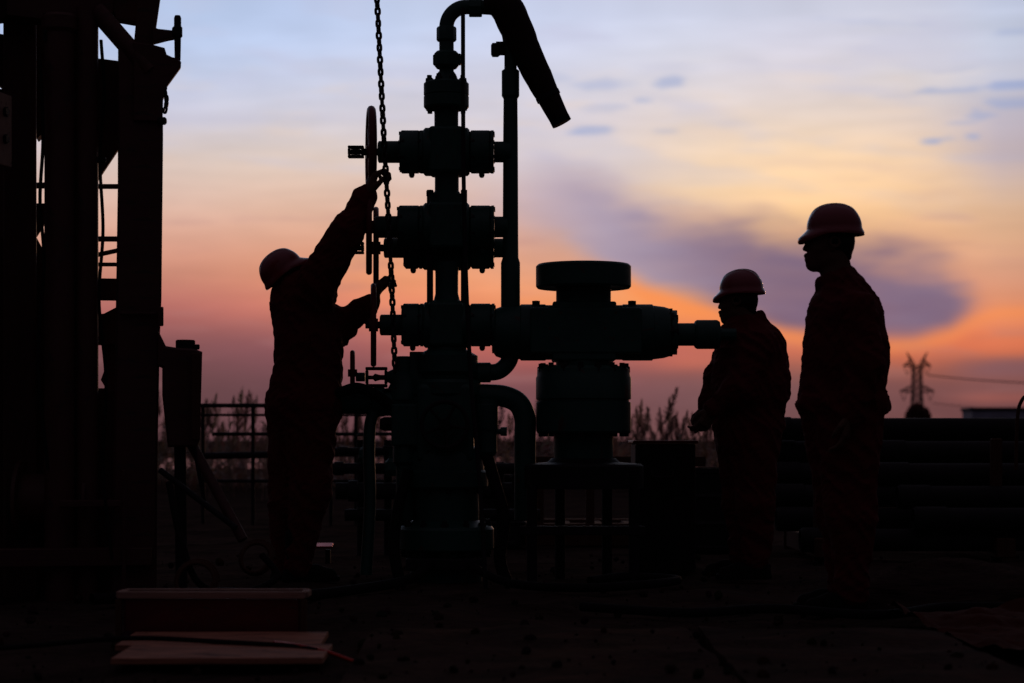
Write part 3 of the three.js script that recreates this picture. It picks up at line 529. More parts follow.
// thin wire rope running down the front of the tree to the ground
tag(obj('wire_rope', WR.tube([[463, 8, 0.16], [463.2, 120, 0.2], [464, 200, 0.24], [466.5, 290, 0.28], [471, 380, 0.32], [477, 450, 0.38], [481, 500, 0.42], [487, 612, 0.52]], 2.1, 60, 8), MAT.steel), 'thin wire rope running down the front of the wellhead to the ground', 'rope');

// ---------------------------------------------------------------- chains
function linkGeo(len, wid, r) { // one stadium shaped link, long axis y
  const q = [], st = (len - wid) / 2, R0 = wid / 2 - r; for (let i = 0; i < 9; i++) { const a = i / 8 * Math.PI; q.push(new THREE.Vector3(Math.cos(a) * R0, st + Math.sin(a) * R0, 0)); } for (let i = 0; i < 9; i++) { const a = Math.PI + i / 8 * Math.PI; q.push(new THREE.Vector3(Math.cos(a) * R0, -st + Math.sin(a) * R0, 0)); }
  return new THREE.TubeGeometry(new THREE.CatmullRomCurve3(q, true), 22, r, 6, true);
}
function chain(name, label, pts, len, wid, r, group) {
  const c = new THREE.CatmullRomCurve3(pts), L = c.getLength(), pitch = len - 2.6 * r, n = Math.floor(L / pitch), g = linkGeo(len, wid, r);
  const t = thing(name, label, 'chain', pts[pts.length - 1].toArray(), group), o = origin(t), up = new THREE.Vector3(0, 1, 0);
  for (let i = 0; i < n; i++) {
    const u = (i + 0.5) / n, m = new THREE.Mesh(g, MAT.chain); m.name = 'link'; m.position.copy(c.getPointAt(u)).sub(o);
    m.quaternion.setFromUnitVectors(up, c.getTangentAt(u).negate()).multiply(new THREE.Quaternion().setFromAxisAngle(up, (i % 2 ? 1.15 : -0.42) + 0.2 * Math.sin(i * 1.7)));
    m.castShadow = m.receiveShadow = true; t.add(m);
  }
  return t;
}
chain('hoist_chain', 'long steel link chain hanging beside the upper handwheel', [WR.p(374, -40, 0.24), WR.p(377, 0, 0.24), WR.p(380, 60, 0.24), WR.p(384, 140, 0.24), WR.p(388, 210, 0.24), WR.p(391.5, 280, 0.24), WR.p(395, 372, 0.24)], 0.052, 0.036, 0.0078);

// ---------------------------------------------------------------- pipe manifold behind the tree
{
  const R = new Ruler(13), t = thing('pipe_manifold', 'low dark manifold of level pipes on posts behind the reaching worker', 'manifold', [R.x(380), 0, -13]);
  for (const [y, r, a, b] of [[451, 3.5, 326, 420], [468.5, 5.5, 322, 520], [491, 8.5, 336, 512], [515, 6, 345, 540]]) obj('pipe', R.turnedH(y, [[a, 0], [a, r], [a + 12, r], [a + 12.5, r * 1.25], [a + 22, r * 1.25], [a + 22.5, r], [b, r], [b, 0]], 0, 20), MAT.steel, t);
  for (const px of [361, 388, 470, 500]) obj('post', rod(R.p(px, 440 + (px > 400 ? 22 : 0), -0.1), new THREE.Vector3(R.p(px, 440, -0.1).x, -0.03, -13.1), 4.2 * R.s, 12), MAT.steel, t);
  for (const [px, py] of [[366, 434], [392, 446]]) { const v = obj('valve', R.turnedV(px, [[0, py], [3, py], [3, py + 12], [7, py + 16], [8, py + 24], [5, py + 30], [0, py + 30]], 0.02, 16), MAT.green, t); const p = R.p(px, py + 1, 0.02); obj('handwheel', wheelGeo(0.06, 0.008, 0, 4, 0.012, 0).rotateZ(Math.PI / 2).translate(p.x, p.y, p.z), MAT.steel, v); }
}

// ================================================================ THE RIG on the left
{
  const D = 9.5, R = new Ruler(D), t = thing('workover_rig', 'massive rusty workover rig mast with tubular legs and braces', 'rig', [R.x(90), 0, -D]);
  const toGround = (px, w, top, depth, dz, name, m = MAT.rig) => { const a = R.p(px, top, dz), h = a.y + 0.03; return obj(name, sw(new RoundedBoxGeometry(w * R.s, h, depth, 3, 0.02).translate(a.x, h / 2 - 0.03, a.z), 0.24), m, t); };
  const col = (px, r, top, dz, name) => { const a = R.p(px, top, dz); return obj(name, rod(new THREE.Vector3(a.x, -0.03, a.z), a, r * R.s, 28), MAT.rig, t); };
  // the rig stands a little turned, so its plates do too
  const sw = (g, a = 0.185) => { g.computeBoundingBox(); const c = g.boundingBox.getCenter(new THREE.Vector3()); return g.translate(-c.x, 0, -c.z).rotateY(a).translate(c.x, 0, c.z); };
  const plate = (...a) => sw(R.plate(...a)), box = (...a) => sw(R.box(...a));
  // mast legs
  toGround(20, 33, -40, 0.2, -0.25, 'mast_leg');
  col(59.8, 15, 26, 0.05, 'hydraulic_cylinder'); 
  const c2 = col(87.2, 11, 8, 0.02, 'hydraulic_cylinder');
  const md = obj('mast_leg', plate([[118.5, 40], [162.5, 118], [162.6, 140], [161, 300], [159.5, 335], [157, 460], [156, 601], [112, 601], [116, 330], [118.2, 190]], 0.14, -0.03, 0.012), MAT.rig, t);
  obj('weld_plate', [box(158, 307, 163.5, 326, 0.05, 0.06), box(120, 312, 157, 315, 0.03, 0.06)], MAT.rig, md);
  toGround(-20, 24, -40, 0.2, 0.05, 'mast_leg');
  obj('cylinder_head', [R.turnedV(59.8, [[0, 14], [16, 15], [18, 18], [18, 30], [15.2, 34], [0, 34]], 0.05, 28)], MAT.rig, t);
  // top frame
  obj('top_beam', plate([[8.5, -30], [112, -30], [112, 14], [104, 21], [52, 24], [8.8, 20.5]].map((p) => p), 0.16, -0.1), MAT.rig, t);
  obj('top_beam', plate([[-40, -30], [9, -30], [8.6, 19.5], [-40, 26]], 0.12, -0.1), MAT.rig, t);
  obj('lower_beam', plate([[-40, 40], [0, 36.5], [4.5, 37], [9, 22], [46, 24], [46, 44], [46, 130], [37.5, 139], [37, 139], [10, 95], [-2, 84], [-40, 84]], 0.14, -0.3), MAT.rig, t);
  obj('top_beam', plate([[100, -30], [142, -30], [139, 5], [138, 24], [116, 21], [112, 10], [100, 12]], 0.1, -0.15), MAT.rig, t);
  obj('header_plate', plate([[96, 60], [118.5, 62], [150, 62], [150, 128], [118.6, 150], [98, 182], [96, 184]], 0.06, -0.16), MAT.rig, t);
  obj('diagonal_brace', rod(R.p(96, 10, 0.02), R.p(150, 72, 0.02), 9.4 * R.s, 20), MAT.rig, t);
  obj('mast_top', plate([[139, -30], [164, -30], [160, 0], [153.5, 46], [134, 46], [136, 24]], 0.06, -0.03), MAT.rig, t);
  // pivot bracket with its pin
  const br = obj('pivot_bracket', plate([[134, 44], [152, 45.5], [164.5, 48.5], [166.5, 55], [172, 57.5], [178, 58.5], [180.8, 62], [180.5, 67], [166.5, 87], [163, 100], [162.5, 122], [134, 122]], 0.05, 0.02), MAT.rig, t);
  obj('bracket_arm', plate([[152, 28], [158, 30.5], [172, 31.5], [175, 33], [175, 38], [168, 39.5], [153, 44]], 0.08, -0.02), MAT.rig, br);
  obj('pin', [R.turnedV(177.6, [[0, 15], [2.6, 15.5], [3.6, 18], [3.6, 26], [4.8, 27.5], [4.8, 36.5], [3.4, 38], [3, 60], [0, 60]], 0, 14), box(172, 28, 182, 36, 0.05)], MAT.steel, br);
  obj('lug', R.turnedH(121, [[158, 0], [158, 4], [165, 4], [166.5, 2.5], [166.5, 0]], 0.03, 12), MAT.steel, br);
  // rungs and braces between the legs
  obj('rung', R.bar(92, 186.5, 120, 186.5, 2.6, -0.2), MAT.rig, t);
  obj('rung', R.bar(92, 239, 120, 239, 2.8, -0.2), MAT.rig, t);
  obj('rung', R.bar(92, 256, 120, 250, 2.4, -0.25), MAT.rig, t);
  obj('rung', R.bar(92, 264.5, 120, 264.5, 2.1, -0.3), MAT.rig, t);
  obj('cross_member', box(88, 279, 119, 300, 0.1, -0.2), MAT.rig, t);
  obj('rung', R.bar(30, 185.5, 48, 185.5, 3.2, -0.3), MAT.rig, t); obj('rung', R.bar(30, 206, 48, 206, 2.8, -0.32), MAT.rig, t);
  obj('bent_plate', plate([[30, 211], [46, 204], [46, 222], [37, 236.5], [30, 240]], 0.05, -0.3), MAT.rig, t);
  obj('gusset', plate([[84, 301], [94, 307], [99, 314.5], [104, 314], [117, 307], [119, 345], [84, 345]], 0.08, -0.22), MAT.rig, t);
  obj('base_panel', plate([[-40, 236], [37, 238], [94, 345], [94, 388], [126, 388], [126, 604], [-40, 604]], 0.04, -0.3), MAT.rig, t);  // right part widened to block the glow on the cylinder
  obj('winch_drum', [R.turnedH(500, [[20, 0], [20, 40], [24, 40], [24, 26], [90, 26], [90, 40], [93, 40], [93, 0]], -0.1, 40)], MAT.rig, t);
  obj('frame_rail', [box(-40, 548, 150, 566, 0.12, 0.12), box(60, 500, 120, 507, 0.06, 0.16), box(122, 470, 126, 600, 0.05, 0.12)], MAT.rig, t);
  // light steel plate with two bolts at the edge of the frame, turned towards the afterglow
  { const g = new RoundedBoxGeometry(0.13, 0.34, 0.012, 1, 0.004).rotateY(1.36), p = R.p(4.5, 130, 0.12); g.translate(p.x, p.y, p.z); const pl = obj('bolted_plate', g, MAT.pale, t); for (const y of [112, 139]) { const q = R.p(4, y, 0.13); obj('nut', hexNut(5 * R.s, 0.04).rotateX(Math.PI / 2).rotateY(1.36).translate(q.x, q.y, q.z), MAT.steel, pl); } }
  obj('back_plate', R.plate([[-40, 84], [8, 90], [8, 600], [-40, 600]], 0.02, -0.36), MAT.rig, t);
  obj('back_plate', R.plate([[92, 390], [120, 390], [120, 600], [92, 600]], 0.02, -0.08), MAT.rig, t);  // added plate, blocks the glow between cylinder and mast leg
  obj('back_plate', plate([[64, -30], [86, -30], [86, 470], [64, 470]], 0.02, -0.12), MAT.rig, t);
  obj('back_plate', plate([[104, 342], [122, 342], [122, 392], [108, 392], [101, 380], [106, 366]], 0.02, -0.26), MAT.rig, t);
  // control hoses and a cable strung along the legs
  obj('control_hose', R.tube([[101, 40, 0.1], [104, 90, 0.12], [100, 160, 0.12], [103, 230, 0.12], [99, 300, 0.12], [106, 380, 0.14], [103, 470, 0.16], [112, 560, 0.2]], 1.7, 80, 8), MAT.rubber, t);
  obj('control_hose', R.tube([[40, 60, 0.12], [43, 140, 0.14], [40, 200, 0.14], [44, 260, 0.14], [38, 360, 0.16], [48, 470, 0.18]], 1.8, 80, 8), MAT.rubber, t);
  obj('cable_clamp', R.box(97, 157, 106, 163, 0.04, 0.1), MAT.steel, t);
  // jack leg post on the right of the mast
  const jp = obj('jack_post', plate([[158, 330], [166, 346.5], [176, 348], [194, 349], [201.8, 352], [199.5, 440], [196, 447], [168, 447], [162.5, 395], [162.5, 368], [158, 366]], 0.1, 0, 0.01), MAT.rig, t);
  obj('cap', [R.turnedV(185.4, [[0, 340], [9, 340], [9.8, 341.2], [9.8, 350], [0, 350]], -0.03, 20), box(194, 344.5, 199.6, 349.5, 0.05, -0.03)], MAT.steel, jp);
  obj('side_plate', box(191.5, 353, 200, 440, 0.02, 0.065), MAT.rust, jp);
  obj('screw', rod(R.p(180, 446, -0.05), new THREE.Vector3(R.x(180), -0.03, -D - 0.05), 6 * R.s, 16), MAT.steel, jp);
  obj('foot', new RoundedBoxGeometry(0.26, 0.04, 0.26, 2, 0.01).translate(R.x(180), 0.01, -D - 0.05), MAT.rust, jp);
  // stays slanting from the post to the ground
  obj('stay', R.bar(168, 400, 243, 540, 5.2, -0.1, 0.1), MAT.rig, t); obj('stay', R.bar(160, 470, 236, 528, 3, 0.05, 0.15), MAT.steel, t); obj('stay', R.bar(192, 436, 205, 505, 2, 0, 0), MAT.steel, t);
}
{
  const R = new Ruler(9.5);
  chain('safety_chain', 'short chain hanging below the pivot bracket of the rig mast', [R.p(164, 84, 0.03), R.p(165.5, 92, 0.03), R.p(166.5, 102, 0.03), R.p(164.5, 113, 0.03)], 0.04, 0.026, 0.006);
  chain('safety_chain', 'short chain looped under the top beam of the rig mast', [R.p(45.5, 14, 0.1), R.p(46.5, 26, 0.1), R.p(45, 40, 0.1)], 0.04, 0.026, 0.006);
}

// ================================================================ PIPE STACK on the right
{
  const rows = [ // [left end px, row centre, distance, radius m]
    [760, 428.5, 13.2, 0.07], [771, 431, 13.6, 0.07],
    [873, 452, 12.9, 0.071], [764, 452, 13.3, 0.073],
    [876, 474.5, 12.6, 0.071], [768, 474, 13.1, 0.073],
    [897, 497, 12.4, 0.07], [772, 496, 12.9, 0.073],
    [913, 519, 12.2, 0.07], [776, 519, 12.8, 0.072], [800, 540, 12.3, 0.07]];
  const where = ['at the front of the top row', 'at the back of the top row', 'at the front of the second row', 'at the back of the second row', 'at the front of the third row', 'at the back of the third row', 'at the front of the fourth row', 'at the back of the fourth row', 'at the front of the fifth row', 'at the back of the fifth row', 'lowest on the ground'];
  rows.forEach(([px, py, d, r], i) => {
    const R = new Ruler(d), x0 = R.x(px), y = R.y(py), L = R.x(1024) - x0 + 1.2 + (i % 3) * 0.35, c = (q) => q.rotateZ(-Math.PI / 2).translate(0, y, -d);
    const t = thing('steel_pipe', 'long steel pipe ' + where[i] + ' of the pipe stack', 'pipe', [x0 + L / 2, y - r, -d], 'pipes in the stack');
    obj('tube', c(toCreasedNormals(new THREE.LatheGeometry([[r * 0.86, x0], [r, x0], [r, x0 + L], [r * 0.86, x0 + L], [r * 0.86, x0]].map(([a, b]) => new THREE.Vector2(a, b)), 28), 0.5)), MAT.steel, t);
    obj('coupling', c(toCreasedNormals(new THREE.LatheGeometry([[r, x0 + 0.008], [r * 1.1, x0 + 0.014], [r * 1.1, x0 + 0.2], [r, x0 + 0.21]].map(([a, b]) => new THREE.Vector2(a, b)), 28), 0.5)), MAT.steel, t);
  });
  // rack under and beside the stack
  const R = new Ruler(12.7);
  for (const [px, w] of [[812, 'beside the tallest worker'], [985, 'under the far end of the pipes']]) {
    const x = R.x(px), t = thing('pipe_rack', 'low steel pipe rack stand ' + w, 'rack', [x, 0, -12.8], 'stands under the pipe stack');
    obj('beam', new RoundedBoxGeometry(0.12, 0.12, 1.3, 2, 0.01).translate(x, 0.09, -12.8), MAT.rust, t);
    for (const z of [-12.25, -13.62]) obj('upright', new RoundedBoxGeometry(0.07, 0.78, 0.05, 2, 0.01).translate(x, 0.37, z - 0.16), MAT.rust, t);
  }
}

// ================================================================ PEOPLE
// surface of a distance field by surface nets
function meshField(f, lo, hi, h) {
  const n = [0, 1, 2].map((k) => Math.ceil((hi[k] - lo[k]) / h) + 1), [nx, ny, nz] = n, val = new Float32Array(nx * ny * nz), id = new Int32Array(nx * ny * nz).fill(-1);
  for (let k = 0, o = 0; k < nz; k++) for (let j = 0; j < ny; j++) for (let i = 0; i < nx; i++, o++) val[o] = f(lo[0] + i * h, lo[1] + j * h, lo[2] + k * h);
  const at = (i, j, k) => i + nx * (j + ny * k), pos = [], nor = [], idx = [];
  for (let k = 0; k < nz - 1; k++) for (let j = 0; j < ny - 1; j++) for (let i = 0; i < nx - 1; i++) {
    let m = 0; const c = [];
    for (let q = 0; q < 8; q++) { const v = val[at(i + (q & 1), j + (q >> 1 & 1), k + (q >> 2))]; c.push(v); if (v < 0) m |= 1 << q; }
    if (m === 0 || m === 255) continue;
    let x = 0, y = 0, z = 0, w = 0;
    for (let a = 0; a < 8; a++) for (const b of [a | 1, a | 2, a | 4]) if (b !== a && (c[a] < 0) !== (c[b] < 0)) { const t = c[a] / (c[a] - c[b]); x += mix(a & 1, b & 1, t); y += mix(a >> 1 & 1, b >> 1 & 1, t); z += mix(a >> 2, b >> 2, t); w++; }
    id[at(i, j, k)] = pos.length / 3;
    const X = lo[0] + (i + x / w) * h, Y = lo[1] + (j + y / w) * h, Z = lo[2] + (k + z / w) * h, e = h * 0.5;
    const g = new THREE.Vector3(f(X + e, Y, Z) - f(X - e, Y, Z), f(X, Y + e, Z) - f(X, Y - e, Z), f(X, Y, Z + e) - f(X, Y, Z - e)).normalize();
    pos.push(X, Y, Z); nor.push(g.x, g.y, g.z);
  }
  const quad = (a, b, c, d, flip) => { if (a < 0 || b < 0 || c < 0 || d < 0) return; flip ? idx.push(a, c, b, a, d, c) : idx.push(a, b, c, a, c, d); };
  for (let k = 1; k < nz - 1; k++) for (let j = 1; j < ny - 1; j++) for (let i = 1; i < nx - 1; i++) {
    const s = val[at(i, j, k)] < 0;
    if (s !== (val[at(i + 1, j, k)] < 0)) quad(id[at(i, j - 1, k - 1)], id[at(i, j, k - 1)], id[at(i, j, k)], id[at(i, j - 1, k)], !s);
    if (s !== (val[at(i, j + 1, k)] < 0)) quad(id[at(i - 1, j, k - 1)], id[at(i - 1, j, k)], id[at(i, j, k)], id[at(i, j, k - 1)], !s);
    if (s !== (val[at(i, j, k + 1)] < 0)) quad(id[at(i - 1, j - 1, k)], id[at(i, j - 1, k)], id[at(i, j, k)], id[at(i - 1, j, k)], !s);
  }
  const g = new THREE.BufferGeometry();
  g.setAttribute('position', new THREE.Float32BufferAttribute(pos, 3)); g.setAttribute('normal', new THREE.Float32BufferAttribute(nor, 3));
  const uv = new Float32Array(pos.length / 3 * 2); for (let i = 0; i < uv.length / 2; i++) { uv[2 * i] = pos[3 * i] + pos[3 * i + 2]; uv[2 * i + 1] = pos[3 * i + 1]; }
  g.setAttribute('uv', new THREE.BufferAttribute(uv, 2)); g.setIndex(idx);
  return g;
}
const smin = (a, b, k) => { const h = Math.max(k - Math.abs(a - b), 0) / k; return Math.min(a, b) - h * h * k * 0.25; };
// capsule with two radii; depth scale sz flattens (or deepens) it along z
function cap(a, b, ra, rb = ra, sz = 1) {
  const bx = b.x - a.x, by = b.y - a.y, bz = b.z - a.z, L = Math.max(1e-9, bx * bx + by * by + bz * bz);
  return (x, y, z) => { const px = x - a.x, py = y - a.y, pz = z - a.z, t = Math.min(1, Math.max(0, (px * bx + py * by + pz * bz) / L)), dx = px - t * bx, dy = py - t * by, dz = (pz - t * bz) / sz; return Math.sqrt(dx * dx + dy * dy + dz * dz) - (ra + (rb - ra) * t); };
}
function ell(c, rx, ry, rz) { const m = Math.min(rx, ry, rz); return (x, y, z) => { const a = (x - c.x) / rx, b = (y - c.y) / ry, d = (z - c.z) / rz, q = Math.sqrt(a * a + b * b + d * d), g = Math.sqrt((a / rx) ** 2 + (b / ry) ** 2 + (d / rz) ** 2); return g > 1e-6 ? q * (q - 1) / g : -m; }; }
function ring(c, n, R, r) { n = n.clone().normalize(); return (x, y, z) => { const px = x - c.x, py = y - c.y, pz = z - c.z, h = px * n.x + py * n.y + pz * n.z, q = Math.sqrt(Math.max(0, px * px + py * py + pz * pz - h * h)) - R; return Math.sqrt(q * q + h * h) - r; }; }
const join = (ps, k) => (x, y, z) => { let d = ps[0](x, y, z); for (let i = 1; i < ps.length; i++) d = smin(d, ps[i](x, y, z), k); return d; };
const V = (x, y, z = 0) => new THREE.Vector3(x, y, z);

// ---- head, hair and hard hat in a frame of their own: facing -x, origin between the ears
const headGeo = (() => {
  const add = join([ell(V(-0.008, 0.022), 0.096, 0.105, 0.076), cap(V(-0.045, -0.05), V(-0.08, -0.092), 0.053, 0.03), cap(V(-0.09, -0.108), V(-0.085, -0.112), 0.021, 0.02), cap(V(-0.066, -0.035, 0.036), V(-0.07, -0.06, 0.028), 0.034, 0.03), cap(V(-0.066, -0.035, -0.036), V(-0.07, -0.06, -0.028), 0.034, 0.03),
    cap(V(-0.01, -0.075, 0.046), V(-0.07, -0.105, 0.022), 0.022, 0.018), cap(V(-0.01, -0.075, -0.046), V(-0.07, -0.105, -0.022), 0.022, 0.018), cap(V(-0.092, 0.006, -0.036), V(-0.092, 0.006, 0.036), 0.015, 0.015), cap(V(0.012, -0.06), V(0.016, -0.2), 0.06, 0.071, 0.92)], 0.03);
  const fine = join([cap(V(-0.102, 0.0), V(-0.119, -0.034), 0.009, 0.0105), cap(V(-0.108, -0.038, -0.013), V(-0.108, -0.038, 0.013), 0.008, 0.008), cap(V(-0.114, -0.063, -0.017), V(-0.114, -0.063, 0.017), 0.0095, 0.0095), cap(V(-0.11, -0.08, -0.014), V(-0.11, -0.08, 0.014), 0.0105, 0.0105)], 0.008);
  const ears = join([-1, 1].flatMap((s) => [ring(V(0.004, -0.014, s * 0.08), V(0.25, 0.1, s), 0.021, 0.006), cap(V(0.002, -0.03, s * 0.078), V(-0.006, -0.046, s * 0.074), 0.009, 0.007)]), 0.006);
  const eyes = join([ell(V(-0.088, -0.013, 0.031), 0.0125, 0.0125, 0.0125), ell(V(-0.088, -0.013, -0.031), 0.0125, 0.0125, 0.0125)], 0.001);
  const f = (x, y, z) => { let d = smin(add(x, y, z), fine(x, y, z), 0.012); for (const s of [-1, 1]) d = Math.max(d, -(Math.hypot(x + 0.112, (y + 0.013) * 1.3, z - s * 0.032) - 0.019)); d = Math.max(d, -(Math.hypot(x + 0.132, (y + 0.0715) * 5, z * 0.35) - 0.011)); d = Math.min(smin(d, ears(x, y, z), 0.006), eyes(x, y, z)); return d; };
  return meshField(f, [-0.15, -0.22, -0.11], [0.13, 0.14, 0.11], 0.0035);
})();
const hairGeo = (() => {
  const sk = ell(V(-0.002, 0.018), 0.1, 0.108, 0.082), nape = cap(V(0.055, -0.02), V(0.06, -0.072), 0.036, 0.024, 1.4);
  const f = (x, y, z) => { const line = x - (-0.02 + 0.5 * Math.max(0, -y - 0.0)); return Math.max(smin(sk(x, y, z), nape(x, y, z), 0.03) + 0.004 * fbm(x * 60, y * 26, z * 60, 2), -line, -(y + 0.088)); };
  return meshField(f, [-0.04, -0.11, -0.1], [0.13, 0.14, 0.1], 0.005);
})();
const hatGeo = (() => {
  const A = 72, a = 0.121, b = 0.108, H = 0.107, v = [], uv = [], ix = [], rows = [];
  const ridge = (z, th) => 0.008 * (Math.exp(-((z / 0.011) ** 2)) + 0.7 * Math.exp(-(((Math.abs(z) - 0.034) / 0.009) ** 2))) * sstep(1.25, 0.7, th);
  const dome = (th, off) => (ph) => { const r = Math.pow(Math.sin(th), 0.9), x = Math.cos(ph) * r * (a - off), z = Math.sin(ph) * r * (b - off); return [x, Math.pow(Math.max(0, Math.cos(th)), 0.88) * (H - off) + (off ? 0 : ridge(z, th)), z]; };
  const brim = (t, dy) => (ph) => { const fr = sstep(0.25, 1, -Math.cos(ph)), w = mix(0.009, 0.038, fr) * t; return [Math.cos(ph) * (a + w), dy * (1 + 0.8 * fr) - (0.014 + 0.02 * fr) * Math.pow(t, 0.9) - 0.006 * sstep(0, 1, Math.cos(ph)) * t, Math.sin(ph) * (b + w * 0.9)]; };
  for (let i = 0; i <= 16; i++) rows.push(dome(Math.max(0.001, i / 16 * Math.PI / 2), 0));
  for (const t of [0.15, 0.5, 0.85, 1]) rows.push(brim(t, 0)); rows.push(brim(1.07, -0.004), brim(1.07, -0.009)); for (const t of [1, 0.5, 0.05]) rows.push(brim(t, -0.013));
  for (let i = 16; i >= 0; i--) rows.push(dome(Math.max(0.001, i / 16 * Math.PI / 2), 0.004));
  rows.forEach((fn, j) => { for (let i = 0; i <= A; i++) { v.push(...fn(i / A * 2 * Math.PI)); uv.push(i / A * 4, j / 8); } });
  for (let j = 0; j < rows.length - 1; j++) for (let i = 0; i < A; i++) { const p = j * (A + 1) + i; ix.push(p, p + 1, p + A + 1, p + 1, p + A + 2, p + A + 1); }
  const g = new THREE.BufferGeometry(); g.setAttribute('position', new THREE.Float32BufferAttribute(v, 3)); g.setAttribute('uv', new THREE.Float32BufferAttribute(uv, 2)); g.setIndex(ix); g.computeVertexNormals();
  return toCreasedNormals(g, 0.7);
})();
// ---- hand: wrist, finger direction, the way the fingers close, and the thumb side
function handGeo(w0, dir, close, curls, thumbSign = 1, splay = 0.05, size = 1) {
  const w = V(0, 0, 0);
  dir = dir.clone().normalize(); close = close.clone().addScaledVector(dir, -close.dot(dir)).normalize(); const side = new THREE.Vector3().crossVectors(close, dir).multiplyScalar(thumbSign);
  const ps = [], at = (f, s, c) => w.clone().addScaledVector(dir, f).addScaledVector(side, s).addScaledVector(close, c);
  const len = [[0.042, 0.026, 0.021], [0.046, 0.03, 0.022], [0.042, 0.028, 0.021], [0.033, 0.021, 0.019]], fingers = [];
  for (let i = 0; i < 4; i++) {
    const s = 0.032 - i * 0.0212, k = at(0.092 - 0.004 * Math.abs(i - 1), s, 0);
    ps.push(cap(at(0.0, s * 0.62, 0), k, 0.0155, 0.012));
    let p = k, a = 0; const sp = (1.5 - i) * splay, fs = [];
    len[i].forEach((L, j) => { a += curls[i] * [0.8, 1.05, 0.75][j]; const d = dir.clone().multiplyScalar(Math.cos(a)).addScaledVector(close, Math.sin(a)).addScaledVector(side, sp).normalize(), q = p.clone().addScaledVector(d, L); fs.push(cap(p, q, 0.0098 - j * 0.001, 0.009 - j * 0.001)); p = q; });
    fingers.push(join(fs, 0.003));
  }
  const t0 = at(0.026, 0.03, 0.006), t1 = at(0.056, 0.052, 0.018), t2 = at(0.083, 0.05, 0.034), t3 = at(0.102, 0.04, 0.046);
  const thumb = join([cap(t0, t1, 0.015, 0.0115), cap(t1, t2, 0.011, 0.0098), cap(t2, t3, 0.0098, 0.008)], 0.004), palm = join([...ps, cap(at(-0.07, 0, 0), at(0.01, 0, 0), 0.026, 0.026)], 0.02);
  const f = (x, y, z) => { let d = smin(palm(x, y, z), thumb(x, y, z), 0.01), g = 1; for (const q of fingers) g = Math.min(g, q(x, y, z)); return smin(d, g, 0.006); };
  const m = 0.172; return meshField(f, [-m, -m, -m], [m, m, m], 0.004).scale(size, size, size).translate(w0.x, w0.y, w0.z);
}
function bootGeo(ankle, toe) { // ankle: ground point under the ankle, toe: level direction
  toe = toe.clone().normalize(); const p = (f, y, s = 0) => ankle.clone().addScaledVector(toe, f).add(V(-toe.z * s, y, toe.x * s));
  const up = join([cap(p(-0.03, 0.04), p(0.1, 0.045), 0.046, 0.044), cap(p(0.1, 0.04), p(0.175, 0.032), 0.044, 0.038), cap(p(-0.005, 0.07), p(-0.01, 0.24), 0.05, 0.055)], 0.03), sole = join([cap(p(-0.035, 0.015), p(0.185, 0.015), 0.047, 0.045)], 0.01);
  const f = (x, y, z) => Math.max(Math.min(up(x, y, z), Math.max(sole(x, y, z), y - ankle.y - 0.03)), -(y - ankle.y));
  return meshField(f, [ankle.x - 0.3, ankle.y - 0.02, ankle.z - 0.3], [ankle.x + 0.3, ankle.y + 0.32, ankle.z + 0.3], 0.008);
}
